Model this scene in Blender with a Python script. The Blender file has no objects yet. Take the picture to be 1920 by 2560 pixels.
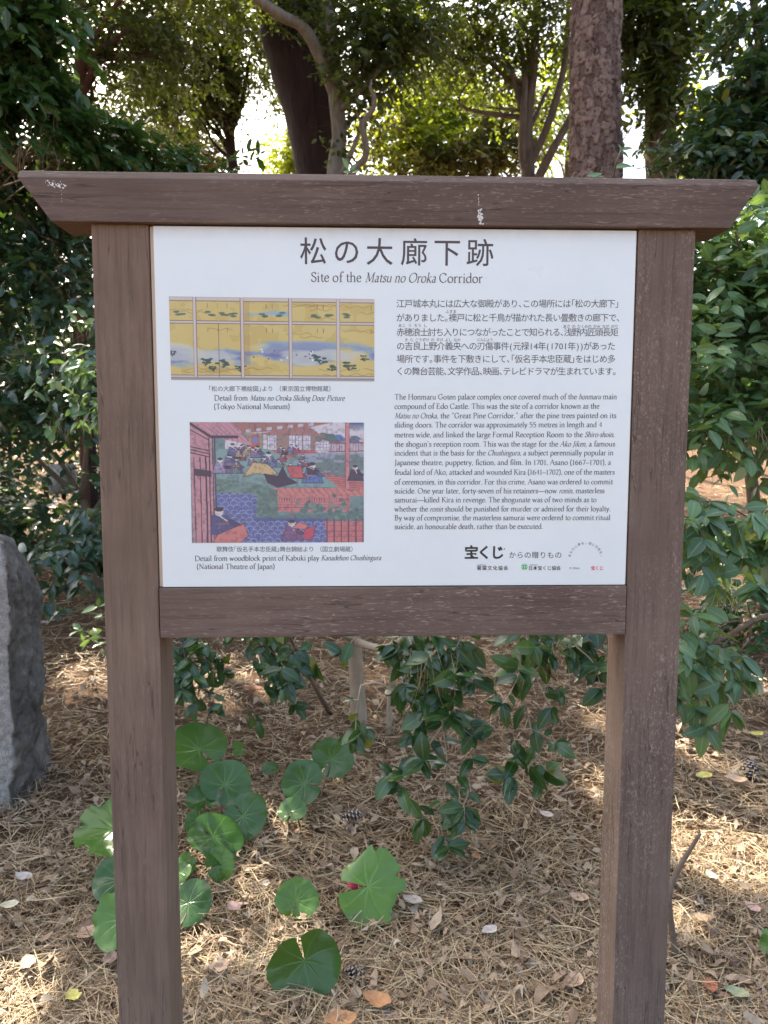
import bpy, math, random
import numpy as np
from mathutils import Vector, Matrix

# ------------------------------------------------------------------ camera, sky, sun, exposure
SC = bpy.context.scene
COL = SC.collection
PANEL_Z = 1.447
CAM = np.array([-0.07275, -1.47361, PANEL_Z - 0.04747])
PITCH, YAW, ROLL, FPX = 0.09818, 0.03317, 0.00116, 1923.0
cy, sy, cp, sp, cr, sr = math.cos(YAW), math.sin(YAW), math.cos(PITCH), math.sin(PITCH), math.cos(ROLL), math.sin(ROLL)
FWD = np.array([sy * cp, cy * cp, -sp]); R0 = np.array([cy, -sy, 0.0]); U0 = np.cross(R0, FWD)
RIGHT = R0 * cr + U0 * sr; UP = -R0 * sr + U0 * cr
cam = bpy.data.cameras.new("camera"); camo = bpy.data.objects.new("camera", cam); COL.objects.link(camo)
camo.matrix_world = Matrix(((RIGHT[0], UP[0], -FWD[0], CAM[0]), (RIGHT[1], UP[1], -FWD[1], CAM[1]),
                            (RIGHT[2], UP[2], -FWD[2], CAM[2]), (0, 0, 0, 1)))
cam.sensor_fit = 'VERTICAL'; cam.sensor_height = 36.0; cam.lens = FPX / 2560 * 36.0
cam.clip_start = 0.05; cam.clip_end = 500
cam.dof.use_dof = True; cam.dof.focus_distance = 1.50; cam.dof.aperture_fstop = 8.0
SC.camera = camo

SUN_AZ, SUN_EL = math.radians(-32), math.radians(47)      # azimuth from +Y towards +X
w = bpy.data.worlds.new("World"); SC.world = w; w.use_nodes = True
wn, wl = w.node_tree.nodes, w.node_tree.links
sky = wn.new('ShaderNodeTexSky'); sky.sky_type = 'NISHITA'; sky.sun_disc = False
sky.sun_elevation = SUN_EL; sky.sun_rotation = SUN_AZ; sky.dust_density = 6.0; sky.air_density = 1.0; sky.ozone_density = 0.3
wl.new(sky.outputs[0], wn['Background'].inputs[0]); wn['Background'].inputs[1].default_value = 0.15
sd = bpy.data.lights.new("sun", 'SUN'); sd.energy = 5.0; sd.angle = math.radians(0.53); sd.color = (1.0, 0.93, 0.82)
so = bpy.data.objects.new("sun", sd); COL.objects.link(so)
SUNV = np.array([math.sin(SUN_AZ) * math.cos(SUN_EL), math.cos(SUN_AZ) * math.cos(SUN_EL), math.sin(SUN_EL)])
so.rotation_euler = Vector(SUNV).to_track_quat('Z', 'Y').to_euler()
SC.view_settings.view_transform = 'Standard'; SC.view_settings.look = 'None'
SC.view_settings.gamma = 1.0; SC.view_settings.exposure = 2.12
SC.render.engine = 'CYCLES'
SC.cycles.max_bounces = 7; SC.cycles.diffuse_bounces = 4; SC.cycles.glossy_bounces = 2
SC.cycles.transmission_bounces = 3; SC.cycles.transparent_max_bounces = 4

# ------------------------------------------------------------------ helpers
K = 1920.0 / 1659.0
def ray(px, py):
    return FWD + RIGHT * (px * K - 960) / FPX - UP * (py * K - 1280) / FPX
def at(px, py, y):
    d = ray(px, py); return CAM + d * ((y - CAM[1]) / d[1])
def src(sx, sy_, y=0.0):
    return at(sx / K, sy_ / K, y)

def vnoise(x, y, seed=0):
    x = np.asarray(x, float); y = np.asarray(y, float)
    xi = np.floor(x).astype(np.int64); yi = np.floor(y).astype(np.int64); fx = x - xi; fy = y - yi
    fx = fx * fx * (3 - 2 * fx); fy = fy * fy * (3 - 2 * fy)
    def h(a, b):
        n = (a * 374761393 + b * 668265263 + seed * 982451653) & 0x7fffffff
        n = ((n ^ (n >> 13)) * 1274126177) & 0x7fffffff
        return ((n ^ (n >> 16)) & 0xffff) / 65535.0
    return (h(xi, yi) * (1 - fx) + h(xi + 1, yi) * fx) * (1 - fy) + (h(xi, yi + 1) * (1 - fx) + h(xi + 1, yi + 1) * fx) * fy
def fbm(x, y, seed=0, o=4):
    s = 0; a = 0.5; t = 0
    for i in range(o):
        s = s + a * vnoise(x * 2 ** i, y * 2 ** i, seed + i); t += a; a *= 0.5
    return s / t
def gz(x, y):
    x = np.asarray(x, float); y = np.asarray(y, float)
    s = np.clip(y - 0.3, 0, 11.5)
    return 0.12 * s * (s / (s + 0.5)) + 0.05 * (fbm(x * 0.9 + 7, y * 0.9, 3) - 0.5) + 0.02 * (fbm(x * 4, y * 4, 9, 3) - 0.5)
def above(px, py, h=0.0):
    d = ray(px, py); t = 0.6
    while t < 40:
        p = CAM + d * t
        if p[2] - float(gz(p[0], p[1])) <= h: break
        t += 0.004 if t < 6 else 0.03
    return p

def np_mesh(name, V, faces, attr=None, mats=(), parent=None, smooth=True, midx=None, attrs=None):
    """faces: list of int arrays (n,k)"""
    me = bpy.data.meshes.new(name); V = np.asarray(V, np.float32).reshape(-1, 3)
    me.vertices.add(len(V)); me.vertices.foreach_set("co", V.ravel())
    faces = [np.asarray(f, np.int32) for f in faces if len(f)]
    li = np.concatenate([f.ravel() for f in faces]); cnt = np.concatenate([np.full(len(f), f.shape[1], np.int32) for f in faces])
    st = np.concatenate([[0], np.cumsum(cnt)[:-1]]).astype(np.int32)
    me.loops.add(len(li)); me.loops.foreach_set("vertex_index", li)
    me.polygons.add(len(cnt)); me.polygons.foreach_set("loop_start", st); me.polygons.foreach_set("loop_total", cnt)
    me.polygons.foreach_set("use_smooth", np.full(len(cnt), smooth))
    if midx is not None: me.polygons.foreach_set("material_index", np.asarray(midx, np.int32))
    if attr is not None:
        a = me.attributes.new("leaf", 'FLOAT_VECTOR', 'POINT'); a.data.foreach_set("vector", np.asarray(attr, np.float32).ravel())
    for k, v in (attrs or {}).items():
        a = me.attributes.new(k, 'FLOAT_COLOR', 'POINT'); a.data.foreach_set("color", np.asarray(v, np.float32).ravel())
    me.update(calc_edges=True); me.validate()
    for m in (mats if isinstance(mats, (list, tuple)) else [mats]): me.materials.append(m)
    o = bpy.data.objects.new(name, me); COL.objects.link(o)
    if parent is not None: o.parent = parent
    return o
def tag(o, label=None, cat=None, group=None, kind=None):
    if label: o['label'] = label
    if cat: o['category'] = cat
    if group: o['group'] = group
    if kind: o['kind'] = kind
    return o
def empty(name, loc, label, cat, group=None):
    o = bpy.data.objects.new(name, None); COL.objects.link(o); o.location = [float(c) for c in loc]
    o.empty_display_size = 0.1
    return tag(o, label, cat, group)
class MB:
    """collects world-space pieces, links them as one mesh; origin moved to the parent"""
    def __init__(s): s.V = []; s.F = {}; s.A = []; s.n = 0
    def add(s, V, faces, A=None):
        V = np.asarray(V, float).reshape(-1, 3)
        for f in faces:
            f = np.asarray(f, np.int64)
            if len(f): s.F.setdefault(f.shape[1], []).append(f + s.n)
        s.V.append(V); s.A.append(np.zeros((len(V), 3)) if A is None else np.asarray(A, float)); s.n += len(V)
        return s
    def build(s, name, mat, parent=None, smooth=True, origin=None):
        V = np.concatenate(s.V); A = np.concatenate(s.A)
        off = np.array(parent.matrix_world.translation) if parent is not None and parent.type == 'EMPTY' else np.zeros(3)
        if parent is not None: off = np.array(WORLD_LOC(parent))
        if origin is not None: off = off + 0
        o = np_mesh(name, V - off, [np.concatenate(v) for v in s.F.values()], A, mat, parent, smooth)
        return o
def WORLD_LOC(o):
    p = Vector((0, 0, 0))
    while o is not None:
        p = p + Vector(o.location); o = o.parent
    return p
def unit(v): return v / np.maximum(np.linalg.norm(v, axis=-1, keepdims=True), 1e-9)
def catmull(P, n):
    P = np.asarray(P, float); P = np.vstack([2 * P[0] - P[1], P, 2 * P[-1] - P[-2]]); out = []
    for i in range(1, len(P) - 2):
        t = np.linspace(0, 1, n, endpoint=False)[:, None]
        a, b, c, d = P[i - 1], P[i], P[i + 1], P[i + 2]
        out.append(0.5 * (2 * b + (c - a) * t + (2 * a - 5 * b + 4 * c - d) * t ** 2 + (3 * b - a - 3 * c + d) * t ** 3))
    out.append(P[-2][None]); return np.vstack(out)
def tube(P, R, k=8, bump=0.0, seed=0):
    P = np.asarray(P, float); n = len(P); R = np.broadcast_to(np.asarray(R, float), (n,)) if np.ndim(R) < 1 or len(np.atleast_1d(R)) == n else np.interp(np.linspace(0, 1, n), np.linspace(0, 1, len(R)), R)
    T = unit(np.gradient(P, axis=0)); ref = np.array([0.31, 0.95, 0.12]) if abs(T[0][1]) < 0.8 else np.array([1.0, 0.1, 0.2])
    A = unit(np.cross(T, ref)); B = np.cross(T, A)
    th = np.linspace(0, 2 * np.pi, k, endpoint=False)
    rr = R[:, None] * np.ones((1, k))
    if bump:
        rr = rr * (1 + bump * (fbm(np.arange(n)[:, None] * 0.35 + 0 * th, 0 * R[:, None] + 2.2 * np.cos(th) + 5 + seed, seed) - 0.5) * 2 + bump * 0.6 * (vnoise(np.arange(n)[:, None] * 1.3 + 0 * th, 3 * np.sin(th) + 9 + 0 * R[:, None], seed + 5) - 0.5))
    V = P[:, None] + rr[..., None] * (np.cos(th)[None, :, None] * A[:, None] + np.sin(th)[None, :, None] * B[:, None])
    i = np.arange(n - 1)[:, None] * k; j = np.arange(k)[None]; j2 = (j + 1) % k
    F = np.stack([i + j, i + j2, i + k + j2, i + k + j], -1).reshape(-1, 4)
    caps = [np.arange(k)[None, ::-1], (n - 1) * k + np.arange(k)[None]]
    return V.reshape(-1, 3), [F] + caps
def box(lo, hi):
    lo = np.asarray(lo, float); hi = np.asarray(hi, float)
    V = np.array([[x, y, z] for z in (lo[2], hi[2]) for y in (lo[1], hi[1]) for x in (lo[0], hi[0])])
    return V, [np.array([[0, 2, 3, 1], [4, 5, 7, 6], [0, 1, 5, 4], [2, 6, 7, 3], [0, 4, 6, 2], [1, 3, 7, 5]])]

# ------------------------------------------------------------------ materials
def newmat(name):
    m = bpy.data.materials.new(name); m.use_nodes = True
    nt = m.node_tree; return m, nt.nodes, nt.links, nt.nodes['Principled BSDF']
def mixc(n, l, fac, a, b, mode='MIX'):
    x = n.new('ShaderNodeMix'); x.data_type = 'RGBA'; x.blend_type = mode
    for s, v in ((x.inputs[0], fac), (x.inputs[6], a), (x.inputs[7], b)):
        if hasattr(v, 'is_output'): l.new(v, s)
        elif isinstance(v, (int, float)): s.default_value = v
        else: s.default_value = (*v, 1)
    return x.outputs[2]
def math_(n, l, op, a, b=None, c=None, clamp=False):
    x = n.new('ShaderNodeMath'); x.operation = op; x.use_clamp = clamp
    for i, v in enumerate((a, b, c)):
        if v is None: continue
        if hasattr(v, 'is_output'): l.new(v, x.inputs[i])
        else: x.inputs[i].default_value = v
    return x.outputs[0]
def noise(n, l, vec, scale, detail=4, rough=0.55, dist=0.0):
    x = n.new('ShaderNodeTexNoise'); x.inputs['Scale'].default_value = scale; x.inputs['Detail'].default_value = detail
    x.inputs['Roughness'].default_value = rough; x.inputs['Distortion'].default_value = dist
    if vec is not None: l.new(vec, x.inputs['Vector'])
    return x.outputs['Fac']
def mapping(n, l, vec, scale):
    x = n.new('ShaderNodeMapping'); x.inputs['Scale'].default_value = scale; l.new(vec, x.inputs['Vector']); return x.outputs[0]
def ramp(n, l, fac, stops):
    x = n.new('ShaderNodeValToRGB'); e = x.color_ramp.elements
    while len(e) < len(stops): e.new(0.5)
    for i, (p, c) in enumerate(stops):
        e[i].position = p; e[i].color = (*c, 1) if not isinstance(c, (int, float)) else (c, c, c, 1)
    l.new(fac, x.inputs[0]); return x.outputs[0]
def bump(n, l, h, strength, dist, bsdf):
    x = n.new('ShaderNodeBump'); x.inputs['Strength'].default_value = strength; x.inputs['Distance'].default_value = dist
    l.new(h, x.inputs['Height']); l.new(x.outputs[0], bsdf.inputs['Normal'])
def objco(n): return n.new('ShaderNodeTexCoord').outputs['Object']

def wood(name, axis, lo, hi, fleck=(0.36, 0.29, 0.22), fleck_amt=0.5, worm=0.0, crack=0.5):
    m, n, l, b = newmat(name); co = objco(n)
    s_long, s_cross = 1.0, 16.0
    sc = [s_cross] * 3; sc['XYZ'.index(axis)] = s_long
    g = mapping(n, l, co, sc)
    base = noise(n, l, g, 5, 6, 0.65, 0.4)
    col = ramp(n, l, base, [(0.22, lo), (0.80, hi)])
    broad = noise(n, l, co, 5, 3, 0.5)
    col = mixc(n, l, math_(n, l, 'MULTIPLY', ramp(n, l, broad, [(0.35, 0.0), (0.7, 1.0)]), 0.5), col, tuple(c * 0.68 for c in lo), 'MIX')
    scf = [330.0 if not worm else 260.0] * 3; scf['XYZ'.index(axis)] = 55.0 if not worm else 130.0
    f1 = noise(n, l, mapping(n, l, co, scf), 1.0, 3, 0.6, 1.0 if worm else 0.6)
    scm = [7.0] * 3; scm['XYZ'.index(axis)] = 1.6
    mask = noise(n, l, mapping(n, l, co, scm), 1.6, 3, 0.6)
    mask = ramp(n, l, mask, [(0.38, 0.12), (0.62, 1.0)])
    ff = ramp(n, l, f1, [(0.53 if worm else 0.57, 0.0), (0.66, 1.0)])
    ff = math_(n, l, 'MULTIPLY', math_(n, l, 'MULTIPLY', ff, mask), fleck_amt)
    col = mixc(n, l, ff, col, fleck)
    scc = [52.0] * 3; scc['XYZ'.index(axis)] = 3.0
    c1 = noise(n, l, mapping(n, l, co, scc), 1.0, 2, 0.5, 0.06)
    cr_ = math_(n, l, 'ABSOLUTE', math_(n, l, 'SUBTRACT', c1, 0.47))
    cr_ = ramp(n, l, cr_, [(0.0, 1.0), (0.011, 0.0)])
    scq = [10.0] * 3; scq['XYZ'.index(axis)] = 3.2
    cm = ramp(n, l, noise(n, l, mapping(n, l, co, scq), 1.0, 2), [(0.45, 0.0), (0.54, 1.0)])
    cr_ = math_(n, l, 'MULTIPLY', cr_, cm)
    col = mixc(n, l, math_(n, l, 'MULTIPLY', cr_, crack), col, (0.02, 0.014, 0.012))
    b.inputs['Roughness'].default_value = 0.78; b.inputs['Specular IOR Level'].default_value = 0.18
    scg = [120.0] * 3; scg['XYZ'.index(axis)] = 5.0
    gr = noise(n, l, mapping(n, l, co, scg), 1.0, 4, 0.7, 0.2)
    col = mixc(n, l, math_(n, l, 'MULTIPLY', ramp(n, l, gr, [(0.50, 0.0), (0.66, 1.0)]), 0.38), col, tuple(c * 0.5 for c in lo))
    l.new(col, b.inputs['Base Color'])
    h = math_(n, l, 'SUBTRACT', math_(n, l, 'ADD', math_(n, l, 'MULTIPLY', math_(n, l, 'SUBTRACT', base, gr), 0.6), math_(n, l, 'MULTIPLY', f1, 0.5)), cr_)
    bump(n, l, h, 0.35, 0.002, b)
    return m
def leafmat(name, lo, hi, tcol, trans=0.3, rough=0.35, coat=0.0, mid=1.35, veins=False, spec=0.5):
    m, n, l, b = newmat(name)
    a = n.new('ShaderNodeAttribute'); a.attribute_name = 'leaf'
    sx = n.new('ShaderNodeSeparateXYZ'); l.new(a.outputs['Vector'], sx.inputs[0])
    col = mixc(n, l, sx.outputs[0], lo, hi)
    t2 = mixc(n, l, sx.outputs[0], tuple(c * 0.8 for c in tcol), tcol)
    mot = noise(n, l, objco(n), 45, 3)
    col = mixc(n, l, math_(n, l, 'MULTIPLY', mot, 0.35), col, tuple(c * 0.55 for c in lo))
    if mid:
        if veins: f = math_(n, l, 'MULTIPLY', sx.outputs[2], 0.20)
        else: f = math_(n, l, 'MULTIPLY', math_(n, l, 'LESS_THAN', math_(n, l, 'ABSOLUTE', sx.outputs[2]), 0.09), 0.5)
        col = mixc(n, l, f, col, tuple(min(1, c * 1.5 + 0.05) for c in hi))
    if mid and not veins: col = mixc(n, l, math_(n, l, 'MULTIPLY', math_(n, l, 'GREATER_THAN', sx.outputs[0], 0.962), 0.75), col, (0.22, 0.19, 0.03))
    l.new(col, b.inputs['Base Color']); b.inputs['Roughness'].default_value = rough
    b.inputs['Specular IOR Level'].default_value = spec
    if coat: b.inputs['Coat Weight'].default_value = coat; b.inputs['Coat Roughness'].default_value = 0.25
    if veins:
        h = math_(n, l, 'SUBTRACT', math_(n, l, 'MULTIPLY', mot, 0.8), sx.outputs[2]); bump(n, l, h, 0.3, 0.003, b)
    tr = n.new('ShaderNodeBsdfTranslucent'); l.new(t2, tr.inputs[0])
    mx = n.new('ShaderNodeMixShader'); mx.inputs[0].default_value = trans
    l.new(b.outputs[0], mx.inputs[1]); l.new(tr.outputs[0], mx.inputs[2])
    l.new(mx.outputs[0], n['Material Output'].inputs[0])
    return m
def plain(name, col, rough=0.5, var=0.15, scale=20, bmp=0.0, spec=0.5, stretch=None):
    m, n, l, b = newmat(name); co = objco(n)
    if stretch: co = mapping(n, l, co, stretch)
    f = noise(n, l, co, scale, 5, 0.6)
    c = ramp(n, l, f, [(0.25, tuple(max(0, x * (1 - var)) for x in col)), (0.75, tuple(min(1, x * (1 + var)) for x in col))])
    l.new(c, b.inputs['Base Color']); b.inputs['Roughness'].default_value = rough; b.inputs['Specular IOR Level'].default_value = spec
    if bmp: bump(n, l, f, 0.6, bmp, b)
    return m
def attrmat(name, stops, rough=0.75, trans=0.0):
    m, n, l, b = newmat(name)
    a = n.new('ShaderNodeAttribute'); a.attribute_name = 'leaf'
    sx = n.new('ShaderNodeSeparateXYZ'); l.new(a.outputs['Vector'], sx.inputs[0])
    c = ramp(n, l, sx.outputs[0], stops)
    mot = noise(n, l, objco(n), 60, 3)
    c = mixc(n, l, math_(n, l, 'MULTIPLY', mot, 0.5), c, (0.08, 0.05, 0.035))
    l.new(c, b.inputs['Base Color']); b.inputs['Roughness'].default_value = rough; b.inputs['Specular IOR Level'].default_value = 0.25
    return m
def bark(name, lo, hi, sc=(1, 1, 0.3), scale=16, plates=False, bd=0.02):
    m, n, l, b = newmat(name); co = mapping(n, l, objco(n), sc)
    f = noise(n, l, co, scale, 8, 0.65, 0.5)
    c = ramp(n, l, f, [(0.3, lo), (0.7, hi)])
    h = f
    if plates:
        wv = n.new('ShaderNodeTexVoronoi'); wv.feature = 'DISTANCE_TO_EDGE'; wv.inputs['Scale'].default_value = 24; wv.inputs['Randomness'].default_value = 1.0
        dn = n.new('ShaderNodeTexNoise'); dn.inputs['Scale'].default_value = 26; dn.inputs['Detail'].default_value = 3; l.new(co, dn.inputs['Vector'])
        vm = n.new('ShaderNodeVectorMath'); vm.operation = 'MULTIPLY_ADD'; l.new(dn.outputs['Color'], vm.inputs[0]); vm.inputs[1].default_value = (0.05, 0.05, 0.05); l.new(co, vm.inputs[2])
        l.new(vm.outputs[0], wv.inputs['Vector'])
        e = ramp(n, l, wv.outputs['Distance'], [(0.0, 0.25), (0.10, 1.0)])
        c = mixc(n, l, e, tuple(x * 0.45 for x in lo), c)
        vc = n.new('ShaderNodeTexVoronoi'); vc.inputs['Scale'].default_value = 24; l.new(vm.outputs[0], vc.inputs['Vector'])
        bw = n.new('ShaderNodeRGBToBW'); l.new(vc.outputs['Color'], bw.inputs[0]); c = mixc(n, l, 0.5, c, bw.outputs[0], 'SOFT_LIGHT')
        h = math_(n, l, 'ADD', math_(n, l, 'MULTIPLY', e, 0.8), math_(n, l, 'MULTIPLY', f, 0.5))
    l.new(c, b.inputs['Base Color']); b.inputs['Roughness'].default_value = 0.85; b.inputs['Specular IOR Level'].default_value = 0.2
    bump(n, l, h, 0.9, bd, b)
    return m

M_POST_L = wood('brown_post_wood', 'Z', (0.182, 0.124, 0.087), (0.278, 0.194, 0.140), fleck_amt=0.30, crack=0.55)
M_POST_R = wood('flecked_post_wood', 'Z', (0.158, 0.111, 0.083), (0.236, 0.170, 0.130), fleck=(0.46, 0.39, 0.33), fleck_amt=0.6, worm=1, crack=0.6)
M_BEAM = wood('dark_beam_wood', 'X', (0.126, 0.087, 0.066), (0.198, 0.140, 0.109), fleck=(0.40, 0.32, 0.25), fleck_amt=0.48, crack=0.6)
M_RAIL = wood('rail_wood', 'X', (0.147, 0.101, 0.077), (0.240, 0.172, 0.133), fleck=(0.42, 0.34, 0.28), fleck_amt=0.7, crack=0.6)
M_BOARD = plain('pale_plywood_edge', (0.62, 0.48, 0.34), 0.7, 0.2, 30, stretch=(1, 1, 0.05))
def panelmat():
    m, n, l, b = newmat('white_panel_sheet'); co = objco(n)
    f = noise(n, l, co, 3.5, 5, 0.6)
    c = ramp(n, l, f, [(0.3, (0.78, 0.84, 0.80)), (0.7, (0.84, 0.89, 0.85))])
    sp_ = ramp(n, l, noise(n, l, co, 130, 1), [(0.80, 0.0), (0.83, 0.25)])
    c = mixc(n, l, sp_, c, (0.35, 0.36, 0.38))
    # grime creeping down from the top edge
    sx = n.new('ShaderNodeSeparateXYZ'); l.new(co, sx.inputs[0])
    top = ramp(n, l, math_(n, l, 'MULTIPLY_ADD', sx.outputs[2], 1.0, 0.0), [(0.312, 0.0), (0.337, 1.0)])
    g = math_(n, l, 'MULTIPLY', math_(n, l, 'MULTIPLY', top, noise(n, l, mapping(n, l, co, (30, 30, 12)), 1.2, 5, 0.7)), 0.55)
    c = mixc(n, l, g, c, (0.42, 0.39, 0.35))
    l.new(c, b.inputs['Base Color']); b.inputs['Roughness'].default_value = 0.33
    rr = ramp(n, l, noise(n, l, co, 6, 4), [(0.3, 0.26), (0.7, 0.5)]); l.new(rr, b.inputs['Roughness'])
    return m
M_PANEL = panelmat()
M_INK = plain('brown_black_ink', (0.085, 0.06, 0.058), 0.45, 0.1)
M_INK_TXT = plain('grey_text_ink', (0.075, 0.062, 0.07), 0.45, 0.1)
M_INK_BLK = plain('black_logo_ink', (0.03, 0.032, 0.035), 0.45, 0.1)
M_INK_RED = plain('red_logo_ink', (0.75, 0.06, 0.09), 0.45, 0.1)
M_INK_GRN = plain('green_logo_ink', (0.09, 0.5, 0.16), 0.45, 0.1)
M_DROP = plain('chalky_bird_dropping', (0.72, 0.72, 0.68), 0.85, 0.2, 200, 0.001)
def printmat():
    m, n, l, b = newmat('printed_picture_ink')
    a = n.new('ShaderNodeAttribute'); a.attribute_name = 'print'; l.new(a.outputs['Color'], b.inputs['Base Color'])
    b.inputs['Roughness'].default_value = 0.4
    return m
M_PRINT = printmat()
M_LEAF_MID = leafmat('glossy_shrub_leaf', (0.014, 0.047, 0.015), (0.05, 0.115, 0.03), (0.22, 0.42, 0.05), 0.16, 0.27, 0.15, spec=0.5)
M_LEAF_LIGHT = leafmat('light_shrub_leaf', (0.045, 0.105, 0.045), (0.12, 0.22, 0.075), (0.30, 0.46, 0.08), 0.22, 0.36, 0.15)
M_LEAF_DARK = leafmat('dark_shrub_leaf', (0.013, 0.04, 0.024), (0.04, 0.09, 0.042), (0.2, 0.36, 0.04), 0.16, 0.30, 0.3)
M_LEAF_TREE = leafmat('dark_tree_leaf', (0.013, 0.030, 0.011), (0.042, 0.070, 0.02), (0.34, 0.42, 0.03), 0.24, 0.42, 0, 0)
M_LEAF_LIT = leafmat('sunlit_tree_leaf', (0.06, 0.10, 0.012), (0.16, 0.22, 0.025), (0.62, 0.70, 0.04), 0.46, 0.45, 0, 0)  # sunlit glow put into the leaf colour of the trees farther back
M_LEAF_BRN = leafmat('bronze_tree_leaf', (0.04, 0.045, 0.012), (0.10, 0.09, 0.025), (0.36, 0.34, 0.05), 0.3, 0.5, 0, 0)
M_LEO = leafmat('leopard_plant_leaf', (0.014, 0.062, 0.012), (0.14, 0.275, 0.04), (0.25, 0.45, 0.06), 0.12, 0.24, 0.0, 1.3, True, 0.5)
M_STALK = plain('green_brown_stalk', (0.10, 0.075, 0.04), 0.5, 0.3, 40)
M_TWIG = plain('grey_brown_twig', (0.16, 0.11, 0.075), 0.8, 0.3, 40, 0.002)
M_STEM = bark('pale_shrub_stem_bark', (0.30, 0.235, 0.165), (0.46, 0.38, 0.28), (1, 1, 0.4), 30, bd=0.004)
M_STEM_DK = bark('brown_shrub_stem_bark', (0.10, 0.07, 0.05), (0.22, 0.16, 0.11), (1, 1, 0.4), 30, bd=0.004)
M_PINE = bark('plated_pine_bark', (0.13, 0.085, 0.07), (0.30, 0.205, 0.165), (1, 1, 0.42), 34, True, 0.016)
M_DKBARK = bark('dark_trunk_bark', (0.022, 0.013, 0.012), (0.05, 0.03, 0.025), (1, 1, 0.12), 22, bd=0.02)
M_GREYBARK = bark('grey_trunk_bark', (0.13, 0.11, 0.085), (0.30, 0.26, 0.20), (1, 1, 0.35), 20, bd=0.006)
M_REDBARK = bark('reddish_trunk_bark', (0.06, 0.028, 0.02), (0.15, 0.075, 0.05), (1, 1, 0.2), 25, bd=0.01)
M_BRNBARK = bark('brown_trunk_bark', (0.085, 0.062, 0.045), (0.2, 0.15, 0.11), (1, 1, 0.25), 24, bd=0.01)
NEEDLE_STOPS = [(0.0, (0.12, 0.07, 0.038)), (0.3, (0.36, 0.245, 0.130)), (0.65, (0.57, 0.43, 0.245)), (1.0, (0.72, 0.60, 0.385))]
M_NEEDLE = attrmat('dry_pine_needle', NEEDLE_STOPS, 0.6)
M_LITTER = attrmat('dead_leaf_litter', [(0.0, (0.13, 0.08, 0.055)), (0.4, (0.35, 0.24, 0.15)), (0.75, (0.48, 0.36, 0.24)), (1.0, (0.60, 0.51, 0.38))], 0.75)
def groundmat():
    m, n, l, b = newmat('needle_covered_soil'); co = objco(n)
    f = noise(n, l, co, 40, 8, 0.7, 0.6); g = noise(n, l, co, 3, 4)
    c = ramp(n, l, f, [(0.3, (0.06, 0.036, 0.022)), (0.55, (0.18, 0.108, 0.062)), (0.8, (0.34, 0.22, 0.13))])
    c = mixc(n, l, math_(n, l, 'MULTIPLY', g, 0.5), c, (0.11, 0.07, 0.045))
    l.new(c, b.inputs['Base Color']); b.inputs['Roughness'].default_value = 0.95; b.inputs['Specular IOR Level'].default_value = 0.1
    bump(n, l, f, 1.0, 0.03, b); return m
M_GROUND = groundmat()

# ------------------------------------------------------------------ ground
def graded(lo, hi, mid_lo, mid_hi, fine, coarse_n):
    a = mid_lo - np.geomspace(fine, mid_lo - lo, coarse_n)[::-1]; c = mid_hi + np.geomspace(fine, hi - mid_hi, coarse_n)
    return np.concatenate([a, np.arange(mid_lo, mid_hi, fine), [mid_hi], c])
gx = graded(-150, 150, -4.5, 4.5, 0.045, 36); gy = graded(-60, 220, -1.0, 9.0, 0.05, 36)
X, Y = np.meshgrid(gx, gy); Z = gz(X, Y)
near = np.exp(-((X / 6) ** 2 + ((Y - 3) / 7) ** 2))
Z = Z - 0.012 + near * 0.022 * (fbm(X * 14, Y * 14, 21, 3) - 0.5)
ny, nx = X.shape; i = (np.arange(ny - 1)[:, None] * nx + np.arange(nx - 1)[None]).ravel()
ground = np_mesh('ground', np.stack([X, Y, Z], -1), [np.stack([i, i + 1, i + nx + 1, i + nx], -1)], None, M_GROUND)
tag(ground, kind='structure')

# ------------------------------------------------------------------ the signboard
sign = empty('signboard', (0, 0, 0), 'brown timber signboard with white printed panel standing on pine litter', 'signboard')
def bevel_box(lo, hi, b=0.003):
    import bmesh
    bm = bmesh.new(); V, F = box(lo, hi)
    vs = [bm.verts.new(v) for v in V]
    for f in F[0]: bm.faces.new([vs[k] for k in f])
    bmesh.ops.recalc_face_normals(bm, faces=bm.faces)
    bmesh.ops.bevel(bm, geom=list(bm.edges), offset=b, segments=2, affect='EDGES', profile=0.6)
    return bm
def bm_obj(name, bm, mat, parent, centre):
    import bmesh
    bmesh.ops.translate(bm, verts=bm.verts, vec=-Vector(centre))
    me = bpy.data.meshes.new(name); bm.to_mesh(me); bm.free(); me.materials.append(mat)
    o = bpy.data.objects.new(name, me); COL.objects.link(o); o.parent = parent
    o.location = Vector(centre) - WORLD_LOC(parent) if parent else Vector(centre)
    return o
def timber(name, lo, hi, mat, b=0.003):
    c = [(p + q) / 2 for p, q in zip(lo, hi)]
    return bm_obj(name, bevel_box(lo, hi, b), mat, sign, c)
PZ = PANEL_Z
pl = timber('post', (-0.5635, 0.0015, -0.35), (-0.4590, 0.107, PZ + 0.3405), M_POST_L)
pr = timber('post', (0.4545, 0.0015, -0.35), (0.5640, 0.107, PZ + 0.3405), M_POST_R)
pr['label'] = 'post speckled all over with pale worm-like flecks'
rail = timber('bottom_rail', (-0.4565, -0.004, PZ - 0.4365), (0.4525, 0.088, PZ - 0.3385), M_RAIL, 0.0025)
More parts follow.
